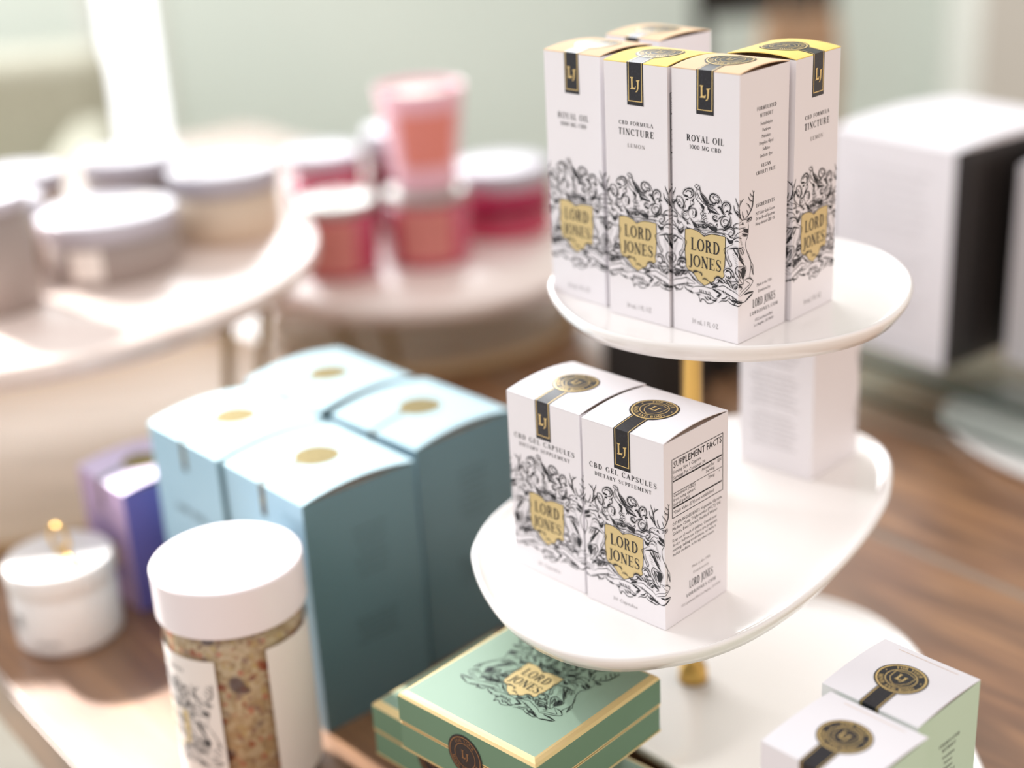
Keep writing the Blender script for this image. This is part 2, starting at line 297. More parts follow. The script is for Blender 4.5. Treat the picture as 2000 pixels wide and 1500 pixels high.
def rot2(polys, a, cx, cy): 
    c, s = cos(a), sin(a); return [[(cx + x*c - y*s, cy + x*s + y*c) for x, y in p] for p in polys]
def arc_text(txt, r, a_mid, h, outward=True, track=.12):
    gs = [glyph(c) for c in txt]; tot = (sum(g[0] for g in gs) + track*(len(gs)-1))*h; x = -tot/2; out = []
    for adv, polys in gs:
        mid = x + adv*h/2
        a = a_mid - mid/r if outward else a_mid + mid/r
        ro = a - pi/2 if outward else a + pi/2
        out += rot2([[((q[0]-adv/2)*h, (q[1]-.5)*h) for q in p] for p in polys], ro, r*cos(a), r*sin(a)); x += (adv+track)*h
    return out
def circ(r, w, n=48, cx=0, cy=0): return ribbon([(cx + r*cos(2*pi*i/n), cy + r*sin(2*pi*i/n)) for i in range(n+1)], w)

CREST = '''s,0.45,0;-5.23,31.16 -5.56,31.75 -5.1,32.26 -4.14,32.44 -3.18,32.02 -2.76,31.17 -2.61,30.18 -2.05,29.13 -0.53,28 0.84,26.85 2.22,25.03 4.13,23.74 5.77,22.64 7.68,21.03|s,0.4,0;-5.51,31.35 -4.9,31.1 -4.4,31.28|s,0.35,0;-4.68,31.13 -3.98,30.55 -3.35,30.57 -3.03,31.13|s,0.5,0;-4.05,31.78 -3.8,31.63|s,0.3,0;-4.4,30.94 -4.88,29.63 -5.31,28.21 -5.05,26.66 -4.07,25.45 -2.82,24.5 -2.12,23.25 -1.29,22.01 -0.86,20.72|s,0.3,0;-4.39,30.15 -3.96,28.41 -2.71,26.55 -1.05,24.99 0.88,23.92 3.06,23.13 5.77,22.75|s,0.25,0;-4.8,29.19 -4.38,27.67 -3.53,26.43|s,0.25,0;-4.11,29.06 -3.27,27.38 -2.16,26.18|f,0,0;-2.87,29.24 -1.63,28.4 0.02,26.96 1.4,25.58 2.37,24.38 1.41,24.68 0.04,25.61 -1.34,26.98 -2.31,27.97|s,0.5,0;-1.34,26.3 0.05,24.93 2.24,23.9 4.41,23.33|s,0.4,0;-1.89,27.35 -0.24,25.79 1.41,24.46|f,0,0;1.15,23.63 3.07,22.68 5.24,22.11 7.95,21.07 5.8,21.03 3.08,21.33 1.44,22.2|f,0,0;-2.41,24.79 -1.04,24.09 -0.21,23.08 -0.74,21.87 -1.43,22.67 -2.13,23.47|s,0.35,0;-0.89,23.21 -0.96,21.84 -1.05,20.46|s,0.5,0;-1.28,21.79 -1.55,20.61|s,0.4,0;1.71,22.47 2.27,21.43 1.6,20.42|s,0.4,0;2.4,21.67 3.09,20.76|s,0.28,0;-0.7,19.96 -1.03,19.53 -1.58,19.31 -2.11,19.41 -2.4,19.77 -2.33,20.25 -1.92,20.65 -1.35,20.78 -0.87,20.61|s,0.45,0;-1.76,19.92 -1.21,19.87|s,0.28,0;0.99,19.76 0.64,19.3 0.06,19.07 -0.5,19.17 -0.8,19.56 -0.73,20.07 -0.3,20.48 0.3,20.63 0.82,20.44|s,0.45,0;-0.11,19.72 0.44,19.67|s,0.28,0;0.35,18.37 -0.07,17.83 -0.75,17.56 -1.41,17.68 -1.77,18.13 -1.68,18.73 -1.17,19.22 -0.47,19.4 0.14,19.18|s,0.45,0;-0.92,18.35 -0.37,18.3|s,0.28,0;1.64,17.2 1.21,16.63 0.5,16.35 -0.2,16.47 -0.58,16.95 -0.48,17.58 0.05,18.09 0.79,18.28 1.43,18.05|s,0.45,0;0.33,17.18 0.88,17.13|s,0.28,0;-0.34,16.94 -0.69,16.48 -1.27,16.25 -1.84,16.35 -2.15,16.73 -2.07,17.24 -1.63,17.66 -1.03,17.81 -0.52,17.63|s,0.45,0;-1.45,16.9 -0.9,16.85|s,0.55,0;9.09,25.5 8.53,27.09 7.57,28.51 6.22,29.43 4.33,29.72 3.04,29.08 2.46,27.76 2.88,26.48 4.11,25.65 5.2,25.36 5.86,26.25 6.67,25.92 7.46,26.6 6.65,27.26 5.44,27.08 4.62,27.63 4.07,28.45 4.75,28.66|s,0.3,0;8.14,25.92 7.59,27.18 6.77,28.4 5.42,28.98 4.61,28.98|s,0.7,0;4.34,28.49 4.75,28.28|s,0.6,0;6.78,27.28 7.33,26.69|s,0.6,0;4.92,25.88 5.33,25.38|s,0.45,0;7.37,24.23 8.45,23.28 9.27,22.06 10.36,21.11 11.17,20.56|s,0.35,0;8.69,25.33 9.11,23.83 9.67,22.57 10.88,21.52|s,0.9,0;6.7,23.91 7.5,24.3 8.3,24.04 8.66,23.42|s,0.5,0;10.21,21.76 9.26,22.73 9.03,24.26 9.43,25.89 10.53,26.94 12.12,26.96 13.21,26.01 13.36,24.47 12.67,23.14 11.64,23.54 11,22.55 10.46,22.91|s,0.7,0;10.69,25.74 11.14,25.14|s,0.3,0;9.91,23.95 10.29,25.35 11.34,26.17 12.14,25.63 11.89,24.7|s,0.6,0;11.12,23.24 12.19,23.18|s,0.8,0;12.47,21.66 12.74,22.37 13.38,22.76 14.33,22.46|s,0.4,0;13.01,21.74 13.51,20.48 13.72,18.73 13.36,17.1 12.3,16.03 10.99,15.26 9.39,14.21|s,0.4,0;12.24,20.5 10.37,20.7 9.04,19.55 8.26,18.08 8.77,16.59 10.18,15.8 11.77,16.57 12.6,17.87 11.99,19.12 10.64,19.4 9.59,18.74 9.74,17.87 10.8,17.7|s,0.7,0;12.13,18.03 11.5,16.58 9.92,15.19|s,0.6,0;9.86,18.78 10.27,18.4|s,0.4,0;10.02,17.01 10.83,16.47|s,0.5,0;12.77,20.59 13.04,19.29 12.94,18.15|s,0.45,0;6.64,18.27 7.7,19.57 9.29,20.49 10.62,20.92|s,0.5,0;7.19,18.13 5.71,17.72 4.48,18.5 4.27,19.59 5.27,20.31 6.35,20.08 6.15,18.98|s,1,0;4.75,18.65 5.57,18.1 6.51,18.25|s,0.35,0;5,19.59 5.55,19.23|s,0.5,0;9.39,13.98 11.12,15.05 12.58,16.03 14.17,16.45 15.24,15.61 15.39,14.29 14.49,13.02 13.21,12.36 12.62,13.39 13.39,14.41 14.52,14.42|s,0.5,0;13.67,14.23 14,13.95|s,0.3,0;13.12,15.49 14.18,15.66 14.86,14.88|s,0.5,0;12.63,12.49 13.97,11.81 15.04,12.21|s,0.5,0;-7.03,16.11 -6.46,14.59 -5.61,13.7 -3.95,13.51 -2.3,14.23 -1.2,13.8 0.45,14.06 1.67,14.87 3.18,14.21 4.27,13.48 5.91,13.18|s,0.35,0;-5.63,15.64 -3.43,16.45 -2.32,16.12 -1.23,16.57 -0.12,16.02 1.11,15.58 2.88,16.32 4.24,15.86 5.88,15.1 6.81,16.16 6.12,16.79|s,0.5,0;-5.62,14.5 -3.96,14.99 -2.31,14.92 -0.66,15.41 0.99,14.76 2.62,15.37 3.99,14.8|f,0,0;1.81,14.44 3.16,15.23 5.33,15.47 6.75,14.68 6.05,12.86 4.82,13.23 3.46,13.46|f,0,0;-6.74,15.46 -5.63,15.64 -4.52,14.68 -4.23,13.46 -5.61,13.24 -6.45,14.14|s,0.5,0;5.6,15.62 6.27,16.41 6.53,17.01|s,1,0;-1.62,14.8 -0.37,14.09|s,0.8,0;-3.96,14.54 -2.85,13.92|s,0.5,0;-6.16,12.69 -3.94,12.53 -2.28,11.88 -0.67,11.14|s,0.4,0;0.21,11.29 2.38,12.26 4.56,12.62 6.99,12.86 9.14,13.04 11.29,13.05 12.89,12.76|s,0.35,0;6.44,13.95 8.3,14.71 10.19,14.74 12.07,14.42|s,0.3,0;-3.94,12.94 -1.46,12.43 1.56,12.92 4.28,12.69|s,0.35,0;-1.16,10.99 -0.34,11.47 0.21,10.99 -0.47,10.42 -1.08,10.78|s,0.35,0;9.16,12.14 10.09,12.74 10.77,12.29|s,0.55,0;-10.88,26.15 -11.87,27.26 -11.37,28.7 -9.92,29.77 -8.26,30.28 -6.82,29.92 -6.03,28.67 -6.51,27.13 -7.96,26.01 -9.06,26.19 -9.62,26.9|s,1,0;-11.3,27.11 -10.18,26.59 -9.06,26.64|s,0.9,0;-10.58,25.17 -9.62,25.08 -9.05,25.62|s,0.5,0;-8.53,28.77 -7.55,28.91 -7.13,28.06 -7.68,27.19|s,0.4,0;-10.46,27.92 -9.64,28.95 -8.25,29.33|s,0.45,0;-15.93,25.3 -14.09,26.02 -12.63,25.55 -11.71,24.2 -11.54,22.51 -12.38,20.89 -13.5,21.07 -14.49,21.72 -14.7,22.95 -13.8,23.77 -12.89,23.22 -13,22.06|s,0.35,0;-16.29,24.32 -16.91,22.16 -16.89,20.32 -15.97,19.31 -14.33,17.9 -12.78,17.15|s,0.6,0;-14.38,24.61 -13.95,24.1|s,0.9,0;-14.36,21.97 -13.22,21.8|s,0.4,0;-15.5,24.9 -15.49,23.52 -14.91,22|s,0.4,0;-10.45,24.73 -10.99,23.28 -11.59,21.36 -11.81,19.95 -10.12,19.93 -8.88,20.63 -7.87,22.38 -6.21,23.54 -6.22,24.67 -7.38,25.18 -8.07,23.94 -7.5,23.12|s,0.5,0;-5.74,26.56 -6.5,25.31 -6.88,24.46|s,0.7,0;-9.03,21.06 -8.33,22.08 -7.08,22.72|s,0.3,0;-10.43,22.68 -10.83,21.01|s,0.35,0;-7.88,17.35 -9,18.66 -9.01,20.38 -7.57,21.51 -5.63,21.58 -4.57,20.26 -4.77,18.52 -6.2,17.38 -7.04,17.94|s,0.9,0;-5.27,20.72 -4.9,19.64 -5.52,18.17|s,0.3,0;-7.07,20.67 -6.38,20.1 -6.77,19.01 -6.21,18.52|s,0.3,0;-9.64,18.79 -9.96,18.08 -10.75,17.65 -11.58,17.76 -11.99,18.34 -11.74,19.06 -10.98,19.54 -10.13,19.49 -9.66,18.96|s,0.7,0;-11.11,18.63 -10.54,18.54|s,0.4,0;-12.38,19.86 -12.49,17.77 -11.22,16.48 -9.54,16.12 -8.29,17.28|s,0.4,0;-14.82,16.26 -15.16,14.59 -14.3,13.68 -12.89,14.48 -12.32,13.65|s,0.45,0;-14.53,12.61 -14.91,11.38 -13.72,11 -12.26,11.82 -11.42,12.99 -12.32,13.54|s,0.8,0;-14.88,14.86 -14.03,14.53|s,1,0;-10.08,14.47 -8.96,14.31|s,0.45,0;-7.88,17.12 -7.02,15.83 -5.63,15.07|s,0.4,0;-14.32,16.57 -12.34,16.65 -10.65,15.53 -9.54,15.02 -7.84,14.14|s,0.6,0;-10.36,13.05 -9.51,12.26 -7.83,12.42|s,0.5,0;5.21,24.58 3.85,24.82 2.5,24.85|s,0.62,1;20.25,19.43 19.5,20.27 18.77,21.33 18.18,23.02 17.96,24.84 17.18,27.05 16.46,28.27 16.04,29.65|s,0.5,1;18.02,25.27 18.27,26.55 19.32,27.65 21,28.78|s,0.3,1;18.79,27.43 18.39,28.74|s,0.55,1;19.5,20.05 17.09,22.49 15.88,23.75 15.34,25 15.1,26.34|s,0.4,1;17.62,22.57 16.55,23.41 15.88,23.97|s,0.45,1;18.93,21.96 17.46,23.77 16.39,24.27|s,0.62,1;22.39,19.93 24.53,20.89 26.3,22.5 27.43,24.26 27.73,26.21 27.96,28.4 27.93,29.98 27.28,31.13|s,0.35,1;28.12,29.72 28.71,30.59|s,0.4,1;27.68,28.35 26.12,29.44 25.55,30.39|s,0.4,1;27.48,26.16 25.45,27.39 24.32,29.1|s,0.4,1;26.11,23.1 24.86,25.06 23.02,26.37|s,0.4,1;24.53,20.89 23.77,22.41 23.3,23.52|s,0.45,1;21.86,19.61 20.55,21.59 20.07,23.59|s,0.4,1;19.89,19.51 18.46,18.96 17.03,18.81 15.34,17.75 15.03,16.81 15.76,16.26 17.07,16.58 18.18,16.2 20.32,16.18 22.5,15.78|s,0.4,1;19.89,19.51 21.32,19.58 22.77,19.4 24.39,19.36 26.46,19.26 26.66,18.56 25.04,18.04 22.8,18.12|s,0.6,1;23.32,18.71 24.59,18.75 25.86,18.9|s,0.9,1;19.91,18.51 21,18.03|s,0.3,1;19.21,18.12 21.73,17.3|s,0.4,1;15.69,17.21 16.01,17.04|s,0.25,1;16.01,16.75 17.07,17.03|s,0.25,1;18.14,17.7 18.84,18.43|s,0.3,1;24.32,17.58 24.84,16.12 24.78,14.34 24.39,12.19 23.54,10.61 22.84,9.21 23.09,6.47 24.64,3.17 26.36,0.04 28.12,-2.22 28.48,-4.34 28.8,-7.02|s,0.3,1;21.05,16.01 20,14.59 17.89,14.71 16.08,13.06 14.92,11.18|s,0.8,1;20.04,13.69 21.86,12.81 24.04,12.17|s,0.3,1;19.7,12.99 21.87,12.13 23.87,11.65|s,0.45,1;14.53,10.78 16.09,11.94 17.68,12.54 19.73,11.54|s,0.3,1;15.6,10.51 17.18,11 18.34,10.21|s,0.35,1;15.09,9.3 13.24,8.19 11.38,7.08 10.11,6.23 10.21,5.29 10.68,4.01 11.53,1.77 12.58,0.03 13.39,-1.23 14.25,-0.58 13.96,0.73 12.87,1.9 12.24,3.83 11.68,5.55 12.46,6.59|s,0.7,1;12.46,6.59 14.59,7.18 16.43,7.73 19.12,7.46 20.91,7.68|s,1.1,1;15.12,7.05 16.08,5.64 17.57,4.32 20,1.22 21.84,-0.82|s,0.5,1;16.18,7.68 17.25,6.52 19.23,3.42 21.43,1.07|s,0.4,1;17.23,7.64 18.09,5.49 18.84,4.19|s,0.4,1;18.41,6.96 19.89,5.03 20.46,4|s,0.4,1;19.84,7.05 20.96,5.44 21.73,3.91|s,0.3,1;21.28,7.37 22.04,5.84|s,0.4,1;22.29,-0.93 21.5,-1.29 19.34,-0.89 17.12,-0.51 16.09,-2.06 16.38,-3.59 17.46,-4.75 19.5,-7.58 21.34,-9.19|s,0.35,1;22.57,-1.01 23.16,-2.73 22.48,-4.57 21.62,-6.13 21.3,-7.62 21.71,-9.29|s,0.5,1;17.93,-2.04 19.41,-3.76 20.18,-5.53|s,0.5,1;19,-1.65 20.82,-3.02 21.23,-4.69|s,0.5,1;17.41,-1.59 18.34,-4.15 19.48,-6.23|s,0.35,1;21.34,-9.19 18.11,-8.59 16.46,-7.91|s,0.35,1;18.07,-7.2 15.38,-7.38 12.44,-7.94|s,0.55,1;27.04,-2.39 27.84,-4.84 28.48,-6.82|s,0.3,1;24.98,3.76 26.61,-0.03 26.7,-3.42 26.04,-5.95 25.93,-7.61 23.46,-7.34 21.66,-7.53|s,0.35,1;26.07,-7.54 28.32,-9.3 27.91,-10.5 25.39,-12.08 21.82,-13.35 19.32,-14.35|s,0.3,1;22.39,-7.68 24.96,-9.49 26.16,-10.48 23.21,-11.49 20.34,-12.39 18.77,-13.41|s,0.5,1;23.46,-7.41 26.02,-7.74 28.25,-9.35|f,0,1;21.23,15.74 24.32,14.9 24.46,12.85 22.55,13.53 20.91,14.6|f,0,1;11.36,11.78 13.2,10.6 15.11,11.1 14.68,9.57 13.36,8.89 12.14,9.7|f,0,1;20.07,-1.48 22.41,-1.64 22.82,-3.54 21.8,-6.18 20.39,-6.7 19.62,-4.71 19.93,-3|s,0.5,1;10.21,-3.83 11.27,-2.38 13.14,-2.14 14.5,-3.03 15.33,-4.25 15.67,-5.59|s,0.6,1;10.76,-4.23 12.36,-3.2 13.5,-3.68 14,-5.18 12.95,-6.56 11.33,-6.02 11.04,-5.05|s,0.9,1;11.29,-3.4 12.09,-2.91|s,0.9,1;14.67,-4.82 15.22,-6.09|s,0.5,1;11.1,-8.24 12.7,-7.48 13.79,-8.65 14.42,-10.47|s,0.5,1;15.45,-11.12 16.48,-9.61 18.12,-9.71 20.38,-10.77 18.89,-11.66|s,0.6,1;14.63,-10.77 15.14,-9.3 16.46,-8.36|s,0.7,1;15.97,-10.97 17.3,-9.8|s,0.5,1;10.79,-6.92 11.62,-8.14 13.28,-10.12 13.83,-10.7|s,1,1;12.12,-5.76 12.68,-6.11|s,0.5,1;9.46,-7.64 10.84,-8.98 12.72,-9.08|s,0.6,1;16.46,-7.91 18.12,-8.99 20.3,-10.25|s,0.4,1;15.61,-5.1 16.43,-6.32 18.09,-7.87|s,0.35,1;5.17,-12.38 7.34,-11.38 10.04,-10.51 12.76,-11.37 16.8,-12.64 18.96,-14.18|s,0.4,1;5.45,-12.56 8.72,-12.96 12,-13.86 15.52,-14.96 19.03,-16.84 21.93,-17.64 24.8,-16.87 27.68,-15.86 28.75,-14.57|s,0.9,1;21.84,-14.25 24.73,-14.15 26.91,-14.41 28.75,-14.52|s,0.8,1;22.64,-17.62 25.16,-16.51 28.04,-15.28|s,1,0;3.52,-12.58 5.16,-11.8 6.8,-11.37|s,1,0;4.08,-13.06 7.11,-14.09 8.75,-14.69|s,0.35,0;-7.6,-14.98 -5.36,-13.77 -2.01,-13.07 1.32,-12.9 4.36,-13.23 6.83,-13.91 8.21,-14.56|s,0.35,0;-7.58,-16.5 -5.89,-16.88 -3.09,-16.14 0.53,-16.08 3.57,-16.46 5.51,-17.42 7.41,-16.34 8.8,-14.72|s,1,0;-9.29,-16.48 -7.58,-16.62 -6.73,-17.28|s,1,0;6.32,-16.33 7.67,-15.36 8.75,-14.34|s,0.45,0;-4.76,-16.89 -3.64,-17.61 -2.49,-20.43 -1.89,-18.9 -0.27,-19.09 0.85,-20.04 2.52,-20.17 4.44,-19.31 5.38,-18.14|s,0.8,0;-4.76,-17.12 -3.64,-17.37 -2.81,-16.74|s,0.6,0;1.09,-16.79 1.93,-17.71 3.1,-18.14 2.75,-16.81|s,0.6,0;-0.29,-17.18 0.55,-18.18 1.95,-18.83|s,0.4,0;7.45,-18.7 8.85,-17.68 11.51,-17.14 12.62,-15.77 13.42,-14.92|s,0.5,0;12.32,-16.98 14.21,-17.98 16.64,-18.22 19.07,-18.46 20.55,-17.48|s,1.1,0;14.46,-16.32 16.88,-16.52 20.12,-17.48|s,0.6,0;8.78,-16.76 10.68,-16.15 12.01,-14.74|s,0.5,0;12.83,-15.49 14.2,-16.37 15.55,-17.25|s,0.8,0;3.6,-18.27 5.52,-18.35 6.34,-17.49|s,0.5,0;-16.43,-15.86 -14.98,-17 -12.98,-16.38 -12.13,-15.03|s,0.8,0;-15.84,-16.46 -14.7,-16.71|s,0.5,0;-11.56,-14.68 -10.13,-16.06 -8.72,-16.25|s,0.5,0;-11,-14.1 -8.73,-14.14 -6.48,-13.94|s,0.6,1;16.88,-16.06 15.57,-17.94|s,0.5,0;5.18,-9.19 5.16,-7.99 6.41,-7.02 7.88,-6.9 9.24,-7.56 10.61,-8.15|s,0.6,0;6.21,-8.71 7.02,-8.1 7.58,-8.68 6.91,-9.73 5.68,-9.97|s,0.8,0;7.57,-8 8.67,-8.94 10.03,-9.37|s,0.6,0;4.04,-10.28 5.7,-10.89 7.33,-10.81|s,0.9,0;-6.59,-8.11 -6.2,-7.1 -5.14,-6.67 -3.75,-6.53|s,0.6,0;-3.75,-6.65 -2.07,-7.03 -1.72,-8.36|s,0.5,0;-1.49,-9.6 -0.11,-9.1 1,-9.47 1.98,-10.1|s,0.8,0;-7.36,-9.42 -6.51,-10.2 -5.1,-11.1|s,0.4,0;-11.36,-5.48 -9.92,-7.32 -7.65,-9.01 -5.38,-10.68 -3.13,-12.12 -0.62,-12.46|s,0.9,0;2.39,-9.9 3.23,-10.9 4.6,-11.1|s,0.5,0;-9.63,-7.27 -7.66,-7.14 -6.81,-7.91|s,0.6,0;-14.78,-3.05 -13.64,-1.91 -11.95,-1.49 -10.53,-2.52 -11.07,-3.79|s,0.9,0;-14.21,-3.65 -12.79,-3.39 -12.21,-4.69|s,0.5,0;-16.45,-10.65 -15.88,-8.66 -16.75,-6.93|s,0.5,0;-15.46,-10.23 -15.17,-8.53 -15.32,-7.02|s,0.5,0;-14.46,-9.81 -14.46,-8.4 -13.89,-7.12|s,0.5,0;-13.46,-9.39 -13.74,-8.26 -12.47,-7.21|s,0.5,0;-12.46,-8.97 -13.04,-8.13 -11.05,-7.3|s,0.5,0;-11.47,-8.55 -12.32,-8 -9.63,-7.39'''
SHIELD = [tuple(map(float, q.split(','))) for q in '-10.86,11.77 -7.83,12.4 -5.04,12.12 -2.55,11.33 -0.46,9.96 1.58,11.1 3.75,11.74 7.01,11.89 9.16,11.8 10.86,11.7 10.84,4.27 10.58,-1.47 9.88,-3.89 10.38,-6.09 8.92,-7.62 7.01,-7.07 5.38,-7.95 4.85,-9.43 1.85,-11.17 -0.35,-12.4 -3.7,-10.83 -5.4,-8.82 -6.82,-7.45 -9.37,-6.75 -10.45,-5.31 -10.95,0.44 -11.01,6.24'.split()]
def crest_art():
    out = []
    for rec in CREST.split('|'):
        hd, pt = rec.split(';'); kd, w, mi = hd.split(','); w = float(w); p = [tuple(map(float, q.split(','))) for q in pt.split()]
        for side in ((1, -1) if mi == '1' else (1,)):
            q = [(x*side, z) for x, z in p]
            if kd == 's':
                sp = spline(q); out += ribbon(sp, taper(len(sp), w*1.06))
                L = len(sp); a_, b_ = int(L*.12), int(L*.88)
                if w >= .35 and b_ - a_ > 5 and sum(z for x, z in p)/len(p) > -11:   # engraved companion lines
                    for off, ww in ((.30 + w*.5, .10), (-.26 - w*.5, .08)) if mi == '0' else ((.3 + w*.5, .09),):
                        e2 = []
                        for i in range(a_, b_):
                            dx, dy = sp[i+1][0]-sp[i-1][0], sp[i+1][1]-sp[i-1][1]; l = hypot(dx, dy) or 1
                            e2.append((sp[i][0] - dy/l*off*side, sp[i][1] + dx/l*off*side))
                        out += ribbon(e2, taper(len(e2), ww))
            else: out.append(q if side == 1 else q[::-1])
    # fine hatching on the stags and foliage
    for sd in (1, -1):
        for (x0, z0, x1, z1, n_, dx, dz) in ((14.6, 4.6, 17.6, -3.4, 13, 1.5, .9), (17.8, 12.6, 19.6, 8.6, 8, 1.6, -.5), (16.6, -5.2, 17.6, -10.6, 10, 1.5, .7), (12.4, -9.2, 16.4, -12.2, 9, 1.0, 1.3), (20.4, 2, 22, -6, 9, 1.0, .5), (9.6, 12.6, 12.6, 9.2, 7, 1.2, .6)):
            for i in range(n_):
                f_ = i/(n_-1); x, z = x0 + (x1-x0)*f_, z0 + (z1-z0)*f_
                out += ribbon([(sd*x, z), (sd*(x+dx*.5), z+dz*.6), (sd*(x+dx), z+dz)], [.11, .09, .03])
    for (x0, z0, x1, z1, n_, dx, dz) in ((-6, 12.6, 6, 12.9, 26, .25, 1.1), (-3.2, 22, .6, 17.6, 10, 1.2, .8), (-13, -6, -10, -12, 12, 1.5, .4), (-4, -17.4, 6, -18.6, 14, .4, 1.0)):
        for i in range(n_):
            f_ = i/(n_-1); x, z = x0 + (x1-x0)*f_, z0 + (z1-z0)*f_
            out += ribbon([(x, z), (x+dx*.5, z+dz*.6), (x+dx, z+dz)], [.10, .08, .03])
    # banner words
    for t_, x0, z0, x1, z1 in (('AND BODY', 9.0, -12.9, 20.3, -17.2), ('MIND', -3.4, -15.2, 3.2, -15.4), ('FOR YOUR', -20.3, -17.2, -9.0, -12.9)):
        a = atan2(z1-z0, x1-x0); out += rot2(serif(t_, 0, 0, 1.25, hypot(x1-x0, z1-z0), .2), a, (x0+x1)/2, (z0+z1)/2)
    return out
ART = crest_art()
ART_NARROW = [[(x if abs(x) < 11 else math.copysign(11 + (abs(x) - 11)*.86, x), z) for x, z in p] for p in ART]
def shield_art():
    sp = SHIELD + [SHIELD[0]]
    return [SHIELD[::-1]], ribbon(sp, .34), serif('LORD', .1, 5.7, 5.5, 15.8, .1) + serif('JONES', -.1, -1.9, 5.3, 17.6, .06)

# ------------------------------------------------------------------ mapping flat art onto carton walls, lids, cylinders
def wrapper(w, d, off, z0=0, dx=0, face=0):
    """x runs along the walls from the centre of the front wall (local -Y), rightwards onto the +X wall; face 1: starts at centre of +X wall, 2: back"""
    def f(x, z):
        s = x + dx + (w/2 + d/2 if face == 1 else (w + d if face == 2 else 0)); zz = z + z0
        if s > w + d/2 + d/2 - w/2 + .0 and face == 2: s2 = s - (w/2 + d); return (w/2 - s2, d/2 + off, zz)
        if s > w/2: return (w/2 + off, -d/2 + (s - w/2), zz)
        if s < -w/2: return (-w/2 - off, -d/2 + (-s - w/2), zz)
        return (s, -d/2 - off, zz)
    return f
def put(mb, polys, f, m=0):
    for p in polys:
        o = len(mb.v); mb.v += [f(x, z) for x, z in p]; mb.f.append(list(range(o, o+len(p)))); mb.m.append(m); mb.sm.append(False)
